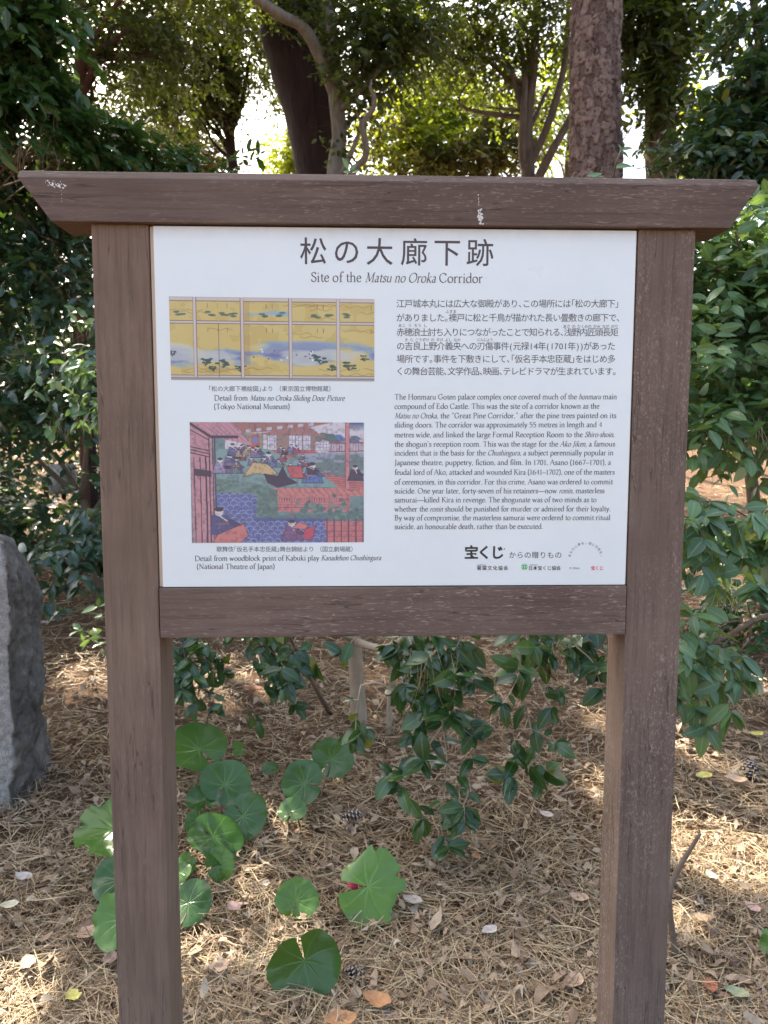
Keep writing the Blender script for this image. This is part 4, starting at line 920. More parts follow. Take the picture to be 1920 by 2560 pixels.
# left hand mass of dark evergreens
ls = above(213, 1290)
def b_left(L, S):
    t = [ls + [0, 0, -0.1], at(205, 1180, ls[1]), at(190, 1130, ls[1] - 0.1), at(178, 1080, ls[1]), at(120, 980, ls[1])]
    S.add(*tube(catmull(t, 6), [0.045, 0.035, 0.03, 0.022, 0.012], 10, 0.12, 2))
    S.add(*tube(catmull([t[2], at(230, 1060, ls[1]), at(270, 950, ls[1])], 6), [0.025, 0.015, 0.008], 8)); S.add(*tube(catmull([t[3], at(90, 1000, ls[1]), at(30, 930, ls[1])], 6), [0.02, 0.014, 0.008], 8))
    S.add(*tube(catmull([t[3], at(190, 900, ls[1]), at(160, 700, ls[1]), at(170, 500, ls[1]), at(120, 300, ls[1])], 6), [0.022, 0.016, 0.012, 0.008], 8))
    for (px, py, y, rx, rz, nt) in ((60, 600, 3.2, 0.45, 0.25, 110), (150, 560, 3.0, 0.4, 0.22, 110), (20, 480, 3.3, 0.4, 0.3, 110), (180, 640, 2.8, 0.3, 0.16, 60), (60, 820, 2.8, 0.4, 0.16, 90), (150, 840, 2.6, 0.3, 0.14, 70), (60, 910, 2.8, 0.36, 0.12, 60), (-90, 700, 3, 0.45, 0.7, 240),
                                    (270, 1070, 2.9, 0.25, 0.1, 30), (100, 1145, 3.3, 0.5, 0.1, 60), (-60, 1100, 3.2, 0.5, 0.25, 100), (30, 380, 3.4, 0.45, 0.3, 110), (150, 420, 3.6, 0.4, 0.25, 90), (-20, 330, 3.2, 0.4, 0.35, 130), (20, 430, 3.0, 0.3, 0.15, 60)):
        clump(rng, L, S, at(px, py, y), (rx, 0.35, rz), nt, 8, 0.078, 0.036, 0.2, True, 0.3)
shrub('dark_hedge_shrub', ls, 'large dark evergreen shrub behind the upright stone, left of the signboard', M_LEAF_DARK, M_STEM_DK, b_left)
ls2 = above(260, 1245)
def b_left2(L, S):
    S.add(*tube(catmull([ls2 + [0.3, 0.2, 0], at(250, 1180, ls2[1]), at(150, 1220, ls2[1] - .2)], 6), [0.012, 0.008, 0.005], 6))
    for path, ns in (([(330, 1130, 2.6), (240, 1150, 2.4), (170, 1180, 2.3), (130, 1200, 2.3)], 14), ([(320, 1170, 2.5), (230, 1190, 2.35), (175, 1215, 2.3)], 10), ([(290, 1080, 2.7), (220, 1110, 2.5), (190, 1140, 2.4)], 8), ([(130, 1180, 2.4), (80, 1210, 2.3), (60, 1240, 2.3)], 6)):
        twiggy(rng, L, S, P3(path), 0.085, 0.040, 0.04, ns, 0.18, 0.003, True, 0.35)
shrub('low_shrub', ls2, 'dark low shrub trailing over the litter between stone and left post', M_LEAF_DARK, M_STEM_DK, b_left2)
ls3 = above(205, 1440)
def b_left3(L, S):
    twiggy(rng, L, S, [ls3 + [0.12, 0, 0], at(235, 1390, ls3[1]), at(205, 1370, ls3[1]), at(175, 1362, ls3[1])], 0.075, 0.034, 0.04, 1, 0.1, 0.003, True, 0.1)
    twiggy(rng, L, S, [ls3 + [0.12, 0, 0], at(235, 1350, ls3[1]), at(210, 1310, ls3[1])], 0.075, 0.034, 0.04, 1, 0.1, 0.003, True, 0.25)
    twiggy(rng, L, S, [ls3 + [0.12, 0, 0], at(250, 1250, ls3[1]), at(230, 1190, ls3[1]), at(205, 1160, ls3[1])], 0.10, 0.045, 0.045, 3, 0.13, 0.003, True, 0.3)
shrub('sapling', ls3, 'slender sapling with pale leaves peeping out left of the left post', M_LEAF_LIGHT, M_STEM_DK, b_left3)
# shrub whose brighter sprays catch the sun
lsu = above(300, 1330)
def b_sun(L, S):
    S.add(*tube(catmull([lsu + [0.1, 0.2, 0], at(330, 1000, 2.2), at(280, 800, 2.0), at(240, 760, 1.9)], 6), [0.018, 0.012, 0.006], 6))
    for path, ns in (([(280, 730, 2.1), (210, 745, 2.0), (150, 755, 1.95), (95, 765, 1.92)], 6), ([(270, 700, 2.1), (215, 700, 2.0), (185, 702, 1.95)], 3), ([(280, 850, 2.1), (220, 860, 2.0), (165, 872, 1.95)], 7), ([(260, 770, 2.0), (200, 800, 1.95), (150, 820, 1.9)], 8)):
        twiggy(rng, L, S, P3(path), 0.066, 0.030, 0.035, ns, 0.13, 0.003, True, 0.2)
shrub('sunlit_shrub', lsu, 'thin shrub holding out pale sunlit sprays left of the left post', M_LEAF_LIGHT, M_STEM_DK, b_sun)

# ------------------------------------------------------------------ trees
def tree(name, label, trunk, rad, barkm, leafm, clumps, limbs=(), k=14, bmp=0.12, cat='tree', group=None, leaf=(0.055, 0.028), m=10, tl=0.28, seed=0, hi=(), hi_leaf=(0.11, 0.055), dens=1.4, limb_r=0.03):
    rg = np.random.default_rng(100 + seed); tp = catmull(trunk, 8); base = np.array([tp[0][0], tp[0][1], float(gz(tp[0][0], tp[0][1]))])
    o = empty(name, base, label, cat, group); T = MB(); T.add(*tube(tp, rad, k, bmp, seed)); L, S = MB(), MB()
    for lp, lr in limbs: T.add(*tube(catmull(lp, 6), lr, 8, bmp, seed + 7))
    for (C, R, nt) in clumps:
        C = np.asarray(C, float); i = int(np.argmin(np.linalg.norm(tp - C - [0, 0, -0.5], axis=1))); b = tp[i]
        mid = (b + C) / 2 + rg.normal(0, 0.15, 3) + [0, 0, 0.15]
        if np.linalg.norm(C - b) > 0.5: S.add(*tube(catmull([b, mid, C], 5), [limb_r, limb_r * 0.5, limb_r * 0.2], 5))
        clump(rg, L, S, C, R, int(nt * dens), m, leaf[0], leaf[1], tl, False, 0.2)
    for (C, R, nt) in hi:  # upper crown out of view, put there to shade the scene
        C = np.asarray(C, float); b = tp[-1]
        S.add(*tube(catmull([b, (b + C) / 2 + [0, 0, 0.4], C], 4), [limb_r * 1.6, limb_r * 0.8, 0.01], 5))
        clump(rg, L, None, C, R, nt, m, hi_leaf[0], hi_leaf[1], tl * 1.5, False, 0.1, tw=0)
    if S.n: T.add(np.concatenate(S.V), [np.concatenate(v) for v in S.F.values()])
    T.build('trunk', barkm, o)
    L.build('crown', leafm, o); return o
def foot(px, py, y):                       # point on the ground straight below a sight line
    p = at(px, py, y); return np.array([p[0], p[1], float(gz(p[0], p[1])) - 0.1])
def cl(lst): return [(at(px, py, y), (rx, ry, rz), n) for px, py, y, rx, ry, rz, n in lst]
def up(p, dx, dy, h): return np.array([p[0] + dx, p[1] + dy, h])

f = foot(1284, 380, 3.4)
tree('pine_tree', 'thick pine trunk with scaly plated bark rising behind the beam, right of centre', [f, at(1286, 700, 3.4), at(1287, 380, 3.4), at(1289, 0, 3.4), up(f, 0.1, 0, 6.0), up(f, 0.3, 0.2, 9.5)], [0.20, 0.165, 0.145, 0.147, 0.14, 0.07], M_PINE, M_LEAF_TREE,
     [], k=22, bmp=0.06, leaf=(0.12, 0.006), seed=1, hi=[(up(f, -0.8, 0.3, 8.2), (1.3, 1.2, 0.6), 260), (up(f, 1.1, 0.5, 8.8), (1.3, 1.2, 0.6), 220), (up(f, 0.1, -0.4, 9.6), (1.2, 1.2, 0.6), 220)], hi_leaf=(0.16, 0.02), tl=0.2)
# plated bark modelled on the pine trunk
pine = bpy.data.objects['pine_tree']; old = [c for c in pine.children if c.name.startswith('trunk')][0]; bpy.data.objects.remove(old)
ax_ = catmull([f, at(1286, 700, 3.4), at(1287, 380, 3.4), at(1289, 0, 3.4), up(f, 0.1, 0, 6.0), up(f, 0.3, 0.2, 9.5)], 10); rr_ = [0.20, 0.165, 0.145, 0.147, 0.14, 0.07]
cl_ = np.concatenate([[0], np.cumsum(np.linalg.norm(np.diff(ax_, axis=0), axis=1))]); nz_, nt_ = 840, 190; hh = np.concatenate([np.linspace(0, 1.6, 60, endpoint=False), np.linspace(1.6, 5.4, 700, endpoint=False), np.linspace(5.4, cl_[-1], 80)])
cx_ = np.stack([np.interp(hh, cl_, ax_[:, k]) for k in range(3)], -1); ra_ = np.interp(hh / cl_[-1], np.linspace(0, 1, 6), rr_); th_ = np.linspace(0, 2 * np.pi, nt_, endpoint=False)
TH, HH = np.meshgrid(th_, hh); NC = 23; cw = 2 * np.pi / NC; chh = 0.068
wu = TH / cw + 0.5 * (fbm(TH * 7, HH * 42, 61, 4) - 0.5) * 2; wv_ = HH / chh + 0.7 * (fbm(TH * 7 + 9, HH * 40, 67, 4) - 0.5) * 2
iu, iv = np.floor(wu).astype(int), np.floor(wv_).astype(int); F1 = np.full(TH.shape, 9.0); F2 = F1.copy(); ID = np.zeros(TH.shape)
for du in (-1, 0, 1):
    for dv_ in (-1, 0, 1):
        a_ = (iu + du); b_ = iv + dv_; h1 = vnoise((a_ % NC) * 17.0 + 3, b_ * 13.0, 5); h2 = vnoise((a_ % NC) * 11.0 + 7, b_ * 19.0, 6)
        ex_, ey_ = np.abs(a_ + 0.1 + 0.8 * h1 - wu), np.abs(b_ + 0.1 + 0.8 * h2 - wv_); d_ = 0.55 * np.maximum(ex_, ey_) + 0.45 * np.hypot(ex_, ey_); m_ = d_ < F1; F2 = np.where(m_, F1, np.minimum(F2, d_)); ID = np.where(m_, vnoise((a_ % NC) * 5.0 + 1, b_ * 7.0, 8), ID); F1 = np.where(m_, d_, F1)
edge_ = np.clip((F2 - F1) / 0.11, 0, 1); flake = edge_ ** 0.7 * (0.35 + 0.9 * ID); rad_ = ra_[:, None] - 0.008 + 0.016 * flake + 0.008 * (fbm(TH * 9, HH * 60, 71, 3) - 0.5) - 0.004 * (wv_ - iv) * edge_
Vp = cx_[:, None] + np.stack([rad_ * np.cos(TH), rad_ * np.sin(TH), 0 * TH], -1); Ap = np.stack([np.clip(0.25 + 0.6 * ID, 0, 1) * edge_ ** 0.7, edge_, ID], -1)
i_ = (np.arange(nz_ - 1)[:, None] * nt_ + np.arange(nt_)[None]).ravel(); j_ = (np.arange(nz_ - 1)[:, None] * nt_ + (np.arange(nt_)[None] + 1) % nt_).ravel()
def pinemat():
    m, n, l, b = newmat('flaking_pine_bark'); a = n.new('ShaderNodeAttribute'); a.attribute_name = 'leaf'; sx = n.new('ShaderNodeSeparateXYZ'); l.new(a.outputs['Vector'], sx.inputs[0])
    c = ramp(n, l, sx.outputs[0], [(0.0, (0.035, 0.022, 0.018)), (0.3, (0.125, 0.082, 0.064)), (0.75, (0.24, 0.165, 0.132))]); f_ = noise(n, l, mapping(n, l, objco(n), (1, 1, 0.5)), 70, 6, 0.7)
    c = mixc(n, l, 0.8, c, ramp(n, l, f_, [(0.3, 0.28), (0.7, 0.72)]), 'OVERLAY'); l.new(c, b.inputs['Base Color']); b.inputs['Roughness'].default_value = 0.9; b.inputs['Specular IOR Level'].default_value = 0.15
    bump(n, l, f_, 0.8, 0.008, b); return m
np_mesh('trunk', Vp.reshape(-1, 3) - np.array(WORLD_LOC(pine)), [np.stack([i_, j_, j_ + nt_, i_ + nt_], -1)], Ap.reshape(-1, 3), pinemat(), pine)
f = foot(720, 380, 5.2)
tree('leaning_tree', 'massive dark trunk leaning left behind the beam, left of the pale one', [f, at(712, 600, 5.2), at(697, 378, 5.2), at(668, 210, 5.2), at(632, 60, 5.2), at(590, -120, 5.2), at(540, -350, 5.3)], [0.27, 0.24, 0.215, 0.25, 0.27, 0.24, 0.14], M_DKBARK, M_LEAF_TREE,
     cl([(520, -20, 5.4, .6, .5, .3, 120), (660, -20, 4.9, .5, .4, .22, 110), (600, 40, 4.8, .35, .3, .14, 50), (420, -60, 5.5, .6, .6, .3, 110), (760, -60, 5.6, .6, .5, .3, 110)]), k=20, bmp=0.10, seed=2,
     hi=[((-1.6, 5.6, 7.0), (1.6, 1.4, 0.8), 420), ((-3.0, 6.2, 7.8), (1.6, 1.5, 0.8), 420), ((-0.4, 5.4, 8.0), (1.4, 1.4, 0.7), 320)])
f = foot(722, 380, 4.6)
g0 = at(733, 150, 4.6)
tree('grey_tree', 'pale grey smooth trunk hard against the massive leaning one', [f, at(716, 600, 4.6), at(724, 378, 4.6), at(733, 290, 4.6), at(725, 200, 4.6), at(722, 120, 4.65), at(712, 0, 4.75), at(705, -200, 4.9)], [0.075, 0.065, 0.062, 0.055, 0.058, 0.05, 0.04, 0.025], M_GREYBARK, M_LEAF_TREE,
     cl([(800, 60, 4.4, .3, .3, .2, 100), (790, 160, 4.4, .22, .25, .14, 60), (850, 30, 4.3, .35, .3, .18, 110), (770, 240, 4.4, .12, .15, .12, 22), (800, 110, 4.5, .3, .3, .2, 70), (900, 90, 4.5, .3, .3, .16, 70), (760, 330, 4.5, .1, .1, .1, 12)]),
     limbs=[([at(725, 205, 4.6), at(690, 120, 4.5), at(655, 60, 4.4), at(610, 35, 4.3), at(560, 0, 4.2), at(500, -60, 4.2)], [0.05, 0.046, 0.042, 0.04, 0.036, 0.03])], seed=3, k=14,
     hi=[((0.2, 4.9, 6.6), (1.3, 1.2, 0.6), 300), ((-1.2, 4.4, 6.2), (1.2, 1.1, 0.5), 260)])
f = foot(1140, 380, 6.5)
tree('branching_tree', 'slim tree forking into several stems just left of the pine', [f, at(1135, 600, 6.5), at(1140, 380, 6.5), at(1138, 270, 6.5), at(1150, 160, 6.5), at(1158, 40, 6.5), at(1165, -150, 6.5)], [0.10, 0.085, 0.075, 0.06, 0.05, 0.04, 0.025], M_BRNBARK, M_LEAF_TREE,
     cl([(900, 30, 6.2, .6, .5, .3, 160), (1010, 40, 6.3, .6, .5, .3, 170), (1110, 60, 6.3, .5, .5, .28, 140), (1200, 40, 6.4, .4, .4, .3, 110), (1050, 130, 6.5, .5, .4, .22, 110), (940, 140, 6.5, .45, .4, .2, 80), (1180, 210, 6.8, .3, .3, .16, 40), (1090, 210, 6.9, .35, .4, .16, 50)]),
     limbs=[([at(1137, 380, 6.5), at(1128, 330, 6.45), at(1130, 250, 6.4), at(1133, 165, 6.4), at(1120, 60, 6.4)], [0.045, 0.04, 0.036, 0.03, 0.02]),
            ([at(1146, 350, 6.5), at(1175, 290, 6.45), at(1200, 220, 6.4), at(1222, 120, 6.4), at(1228, 0, 6.4)], [0.045, 0.04, 0.036, 0.03, 0.02]),
            ([at(1160, 390, 6.4), at(1190, 330, 6.3), at(1230, 260, 6.3), at(1260, 200, 6.4)], [0.05, 0.042, 0.036, 0.03]),
            ([at(1135, 240, 6.5), at(1090, 235, 6.4), at(1050, 232, 6.4)], [0.02, 0.014, 0.008])], seed=4, hi=[((1.8, 6.6, 6.9), (1.4, 1.3, 0.6), 260), ((0.4, 7.2, 7.4), (1.4, 1.3, 0.6), 260), ((0.2, 8.8, 8.8), (1.8, 1.3, 0.7), 320)])
f = foot(1432, 380, 5.0)
tree('ivy_tree', 'grey brown trunk with leaves hanging over its top, right of the pine', [f, at(1430, 600, 5.0), at(1430, 380, 5.0), at(1426, 200, 5.0), at(1422, 0, 5.0), at(1420, -250, 5.1)], [0.15, 0.135, 0.128, 0.12, 0.11, 0.08], M_BRNBARK, M_LEAF_TREE,
     cl([(1400, 60, 4.7, .35, .3, .28, 110), (1460, 50, 4.8, .25, .3, .28, 90), (1430, 160, 4.8, .2, .16, .2, 60), (1405, 240, 4.8, .08, .12, .14, 14), (1450, 240, 4.8, .12, .12, .12, 20), (1370, 20, 4.9, .4, .4, .2, 100), (1475, 330, 4.8, .07, .1, .1, 12)]),
     seed=5, leaf=(0.075, 0.036), hi=[((3.0, 5.2, 6.4), (1.3, 1.2, 0.6), 260), ((2.0, 4.6, 7.2), (1.3, 1.2, 0.6), 240)])
f = foot(168, 380, 4.6)
tree('red_barked_tree', 'slim reddish trunk behind the dark foliage at the upper left', [f, at(165, 380, 4.6), at(172, 200, 4.6), at(176, 60, 4.6), at(178, -150, 4.6)], [0.055, 0.05, 0.048, 0.042, 0.02], M_REDBARK, M_LEAF_TREE,
     cl([(100, 30, 4.95, .5, .3, .25, 140), (250, 20, 4.95, .5, .3, .25, 150), (300, 90, 4.6, .4, .4, .2, 100), (260, 170, 4.8, .3, .3, .12, 45), (60, 120, 4.5, .5, .4, .3, 160), (330, 30, 4.8, .4, .4, .2, 100), (380, 150, 5, .35, .35, .14, 70), (130, 200, 5.0, .4, .25, .25, 110), (260, 260, 4.9, .3, .3, .12, 50)]),
     limbs=[([at(190, 150, 4.6), at(215, 108, 4.5), at(250, 85, 4.5), at(285, 50, 4.5)], [0.022, 0.02, 0.016, 0.01]), ([at(180, 140, 4.6), at(240, 128, 4.6), at(330, 120, 4.7), at(400, 105, 4.8)], [0.018, 0.016, 0.014, 0.008])],
     seed=6, dens=1.05, leaf=(0.055, 0.026), hi=[((-2.3, 2.7, 4.7), (1.3, 1.0, 0.35), 240), ((-4.0, 3.0, 4.8), (1.2, 1.2, 0.4), 220), ((-2.4, 4.6, 5.8), (1.2, 1.2, 0.5), 260), ((-3.8, 4.4, 6.2), (1.4, 1.2, 0.6), 300)])  # lowest hi clumps added overhead, unseen, to shade the left bank
f = foot(507, 400, 7.6)
tree('forked_tree', 'thin dark forked trunk against the white sky, left of the massive leaning trunk', [f, at(500, 500, 7.6), at(503, 370, 7.6), at(497, 290, 7.6), at(506, 220, 7.6), at(510, 130, 7.6), at(500, 0, 7.6)], [0.07, 0.065, 0.06, 0.052, 0.05, 0.045, 0.03], M_DKBARK, M_LEAF_TREE,
     cl([(400, 160, 7.4, .6, .5, .2, 190), (465, 170, 7.4, .3, .4, .2, 110), (440, 80, 7.5, .7, .5, .3, 190), (340, 200, 7.4, .5, .5, .18, 110), (430, 240, 7.5, .4, .4, .14, 80), (490, 50, 7.4, .4, .4, .26, 130), (385, 250, 7.6, .4, .4, .10, 40), (550, 150, 7.8, .25, .3, .2, 60), (590, 210, 8.2, .15, .3, .14, 26), (360, 60, 7.5, .4, .4, .25, 90), (330, 130, 7.6, .4, .4, .2, 80), (300, 230, 7.6, .4, .4, .2, 80)]),
     limbs=[([at(497, 290, 7.6), at(520, 230, 7.6), at(530, 180, 7.6), at(540, 120, 7.6)], [0.035, 0.03, 0.025, 0.015])], seed=7, leaf=(0.06, 0.03), hi=[((-1.4, 8.2, 7.4), (1.5, 1.4, 0.6), 300), ((-3.2, 8.4, 7.8), (1.6, 1.4, 0.7), 300), ((-5.2, 12.0, 9.6), (2.2, 1.8, 0.8), 420), ((-3.4, 12.6, 9.4), (1.6, 1.6, 0.8), 320), ((-5.4, 8.6, 8.6), (2.0, 1.8, 0.8), 420)])  # far hi clumps added out of view to darken the back trees
# sunlit trees farther back
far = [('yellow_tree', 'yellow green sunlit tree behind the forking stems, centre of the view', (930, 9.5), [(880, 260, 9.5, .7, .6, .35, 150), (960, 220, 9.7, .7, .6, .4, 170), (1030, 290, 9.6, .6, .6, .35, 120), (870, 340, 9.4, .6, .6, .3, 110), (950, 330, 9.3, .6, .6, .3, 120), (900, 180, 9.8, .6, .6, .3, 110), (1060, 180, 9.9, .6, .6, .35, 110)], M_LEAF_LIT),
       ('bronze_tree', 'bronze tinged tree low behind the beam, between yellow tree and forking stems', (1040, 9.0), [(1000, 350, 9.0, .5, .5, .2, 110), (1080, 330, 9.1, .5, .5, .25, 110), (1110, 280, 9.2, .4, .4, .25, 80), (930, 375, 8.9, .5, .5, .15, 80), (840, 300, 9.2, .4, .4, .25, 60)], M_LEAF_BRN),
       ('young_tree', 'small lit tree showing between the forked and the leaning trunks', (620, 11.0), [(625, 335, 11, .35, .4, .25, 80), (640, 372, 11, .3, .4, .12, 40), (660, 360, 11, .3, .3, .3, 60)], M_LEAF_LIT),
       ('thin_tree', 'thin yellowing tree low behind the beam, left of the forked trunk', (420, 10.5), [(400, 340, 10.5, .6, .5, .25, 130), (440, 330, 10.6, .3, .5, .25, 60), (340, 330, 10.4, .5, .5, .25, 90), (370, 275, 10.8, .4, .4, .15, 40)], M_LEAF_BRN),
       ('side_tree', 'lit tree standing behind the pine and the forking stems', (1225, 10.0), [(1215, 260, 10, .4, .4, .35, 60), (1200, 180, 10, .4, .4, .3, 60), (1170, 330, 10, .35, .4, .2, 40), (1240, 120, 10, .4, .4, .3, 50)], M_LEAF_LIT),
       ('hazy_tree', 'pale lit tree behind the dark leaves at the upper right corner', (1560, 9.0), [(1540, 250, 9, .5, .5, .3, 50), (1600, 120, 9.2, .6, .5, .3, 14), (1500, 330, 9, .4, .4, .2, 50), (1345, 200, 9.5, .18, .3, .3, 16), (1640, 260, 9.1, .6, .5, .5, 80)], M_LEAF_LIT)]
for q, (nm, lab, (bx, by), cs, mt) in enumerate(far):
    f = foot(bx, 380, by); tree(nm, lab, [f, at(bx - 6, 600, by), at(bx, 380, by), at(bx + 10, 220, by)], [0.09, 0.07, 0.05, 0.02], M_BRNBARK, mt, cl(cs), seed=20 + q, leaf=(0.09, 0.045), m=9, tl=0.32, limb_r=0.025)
# evergreen at the right edge, near
f = foot(1700, 380, 2.9)
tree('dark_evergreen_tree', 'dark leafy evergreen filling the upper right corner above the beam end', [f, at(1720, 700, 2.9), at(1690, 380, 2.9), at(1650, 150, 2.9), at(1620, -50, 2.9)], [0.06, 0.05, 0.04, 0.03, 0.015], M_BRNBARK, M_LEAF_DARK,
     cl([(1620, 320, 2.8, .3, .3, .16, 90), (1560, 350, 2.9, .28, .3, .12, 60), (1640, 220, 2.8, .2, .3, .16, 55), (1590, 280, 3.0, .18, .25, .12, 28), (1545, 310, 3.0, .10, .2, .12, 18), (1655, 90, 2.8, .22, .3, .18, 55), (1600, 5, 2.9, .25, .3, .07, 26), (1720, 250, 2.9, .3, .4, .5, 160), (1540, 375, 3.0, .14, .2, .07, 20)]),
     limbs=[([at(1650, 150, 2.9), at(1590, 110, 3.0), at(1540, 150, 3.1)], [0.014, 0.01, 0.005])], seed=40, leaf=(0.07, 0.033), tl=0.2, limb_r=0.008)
f = foot(40, 380, 2.7)
tree('leafy_evergreen_tree', 'evergreen with larger mid green leaves filling the upper left corner', [foot(-90, 380, 2.7), at(-80, 500, 2.7), at(10, 250, 2.7), at(80, 50, 2.7), at(90, -150, 2.7)], [0.03, 0.026, 0.02, 0.015, 0.008], M_STEM_DK, M_LEAF_MID,
     cl([(40, 50, 2.5, .25, .25, .16, 60), (90, 15, 2.5, .14, .2, .10, 28), (20, 150, 2.6, .25, .25, .16, 60), (80, 240, 2.7, .18, .22, .14, 44), (200, 290, 2.9, .14, .22, .08, 24), (30, 345, 3.4, .35, .3, .16, 130), (120, 365, 3.4, .3, .3, .10, 70), (60, 310, 2.8, .3, .25, .14, 70), (240, 320, 3.0, .2, .2, .07, 28), (300, 355, 3.1, .22, .2, .05, 22), (-60, 200, 2.6, .3, .3, .5, 120), (150, 345, 2.9, .3, .25, .08, 50), (400, 372, 3.3, .2, .2, .03, 14), (460, 380, 3.3, .2, .2, .03, 10)]),
     seed=41, leaf=(0.085, 0.04), tl=0.2, limb_r=0.007)
# crooked climbing branch
vb = above(752, 900)
vine = tag(np_mesh('crooked_vine', *[v for v in (lambda V, F: (V, F))(*tube(catmull(P3([(700, 700, 4.0), (745, 420, 4.0), (765, 370, 4.0), (788, 340, 4.0), (790, 310, 4.0), (783, 270, 4.0), (806, 235, 4.0), (808, 210, 4.0), (800, 190, 4.0), (803, 172, 4.0)]), 5), [0.03, 0.026, 0.024, 0.022, 0.02, 0.018, 0.014, 0.006], 8, 0.15))], None, M_STEM_DK), 'crooked bare brown vine twisting up right of the pale grey trunk', 'vine')
hb = foot(60, 900, 5.2)
def b_back(L, S):
    for q in range(7):
        b = np.array([-5.2 + q * 0.55, 5.0 + 0.3 * (q % 2), 0]); b[2] = float(gz(b[0], b[1])); S.add(*tube(catmull([hb, (hb + b) / 2 + [0, 0, .05], b, b + [0.05, 0, 0.7], b + [0, 0.1, 1.6], b + [0.05, 0.1, 2.6]], 5), [0.02, 0.02, 0.018, 0.014, 0.008], 6))
        for z in (0.25, 0.6, 1.0, 1.4, 1.8, 2.2, 2.6): clump(rng, L, S, b + [rng.uniform(-.1, .1), 0, z], (0.42, 0.4, 0.3), 62, 8, 0.085, 0.042, 0.2, False)
shrub('back_hedge', hb, 'dark hedge closing the view behind the chain link fence at the left', M_LEAF_DARK, M_STEM_DK, b_back)
# far wood closing the view beyond the trees
rg = np.random.default_rng(77); FW = MB()
for q in range(60):
    a = rg.uniform(-1.0, 1.0); d = rg.uniform(16, 26); x, y = d * math.sin(a), d * math.cos(a); h = rg.uniform(2.0, 4.2) if abs(a) < 0.55 else rg.uniform(3.5, 7)
    clump(rg, FW, None, (x, y, 1.3 + h / 2), (1.8, 1.5, h / 2), 90, 8, 0.28, 0.15, 0.6, tw=0)
tag(FW.build('far_woods', M_LEAF_TREE), 'low belt of woodland far behind the trees', 'woodland', kind='stuff')

# ------------------------------------------------------------------ upright stone at the left
def stonemat():
    m, n, l, b = newmat('weathered_granite'); co = objco(n)
    sp_ = noise(n, l, co, 260, 3, 0.7); br = noise(n, l, co, 7, 6, 0.65, 0.8); fine = noise(n, l, co, 38, 6, 0.7)
    a = n.new('ShaderNodeAttribute'); a.attribute_name = 'leaf'; sx = n.new('ShaderNodeSeparateXYZ'); l.new(a.outputs['Vector'], sx.inputs[0])
    rough_c = ramp(n, l, br, [(0.3, (0.07, 0.064, 0.056)), (0.55, (0.14, 0.13, 0.114)), (0.75, (0.235, 0.22, 0.19))])
    cut_c = ramp(n, l, sp_, [(0.3, (0.17, 0.16, 0.145)), (0.5, (0.32, 0.305, 0.275)), (0.7, (0.42, 0.40, 0.36))])
    c = mixc(n, l, sx.outputs[0], rough_c, cut_c)  # lighter colour of the smooth front also holds some of its light
    c = mixc(n, l, 0.75, c, ramp(n, l, fine, [(0.3, 0.25), (0.7, 0.75)]), 'OVERLAY')
    l.new(c, b.inputs['Base Color']); b.inputs['Roughness'].default_value = 0.9; b.inputs['Specular IOR Level'].default_value = 0.2
    h = math_(n, l, 'ADD', math_(n, l, 'MULTIPLY', br, 1.0), math_(n, l, 'ADD', math_(n, l, 'MULTIPLY', fine, 0.5), math_(n, l, 'MULTIPLY', sp_, 0.12)))
    bump(n, l, h, 0.7, 0.02, b); return m
sb = above(20, 1752); YF = sb[1]; YB = YF + 0.36
zs = np.linspace(-0.15, 1.03, 150)
def colx(pts, y):
    W = np.array([at(px, py, y) for px, py in pts]); o_ = np.argsort(W[:, 2]); return W[o_, 2], W[o_, 0]
zr, xr_ = colx([(26, 1790), (22, 1700), (30, 1620), (31, 1560), (22, 1480), (20, 1400), (30, 1310), (20, 1240), (-4, 1190), (-20, 1160)], YF)
zk, xk = colx([(112, 1700), (120, 1640), (110, 1590), (98, 1500), (92, 1430), (84, 1350), (80, 1280), (70, 1222), (54, 1182), (34, 1155), (10, 1136), (-30, 1124)], YB)
ztop = 1.03
V, A = [], []; nu = 220; rg = np.random.default_rng(3)
for z in zs:
    zz = z + sb[2] if False else z
    xa = np.interp(zz, zr, xr_); xb = np.interp(zz, zk, xk)
    e = np.clip((zz - (ztop - 0.12)) / 0.12, 0, 1); sh = 0.5 * (1 - math.sqrt(max(0, 1 - e * e)))
    ring = [(xa - 0.62, YF - 0.05 + 0.10 * sh), (xa - 0.3, YF - 0.04 + 0.12 * sh), (xa, YF + 0.14 * sh), ((xa + xb) / 2 + 0.012, (YF + YB) / 2), (xb, YB - 0.14 * sh), (xb - 0.3, YB + 0.05 - 0.14 * sh), (xa - 0.6, YB - 0.12 * sh)]
    ring = np.array(ring); per = np.concatenate([[0], np.cumsum(np.linalg.norm(np.diff(np.vstack([ring, ring[:1]]), axis=0), axis=1))]); rc = np.vstack([ring, ring[:1]])
    s_ = np.linspace(0, per[-1], nu, endpoint=False); px_ = np.interp(s_, per, rc[:, 0]); py_ = np.interp(s_, per, rc[:, 1])
    cut = (np.interp(s_, per, [0, 1, 1.0, 2, 3, 4, 5, 6]) < 1.02) & (s_ < per[2] - 0.004 + 0.016 * (fbm(np.full(nu, z * 9), np.zeros(nu), 4) - 0.5))
    V.append(np.stack([px_, py_, np.full(nu, zz)], -1)); A.append(np.stack([cut.astype(float), 0 * px_, 0 * px_], -1))
V = np.stack(V); A = np.stack(A); nz = len(zs)
ctr = V.mean(1, keepdims=True); dv = unit((V - ctr) * [1, 1, 0]); cutm = A[..., 0:1]
n1 = fbm(V[..., 0] * 5 + V[..., 1] * 7, V[..., 2] * 5 + V[..., 1] * 3, 8, 4) - 0.5; n2 = fbm(V[..., 0] * 22 + V[..., 1] * 19, V[..., 2] * 20 - V[..., 1] * 9, 12, 3) - 0.5
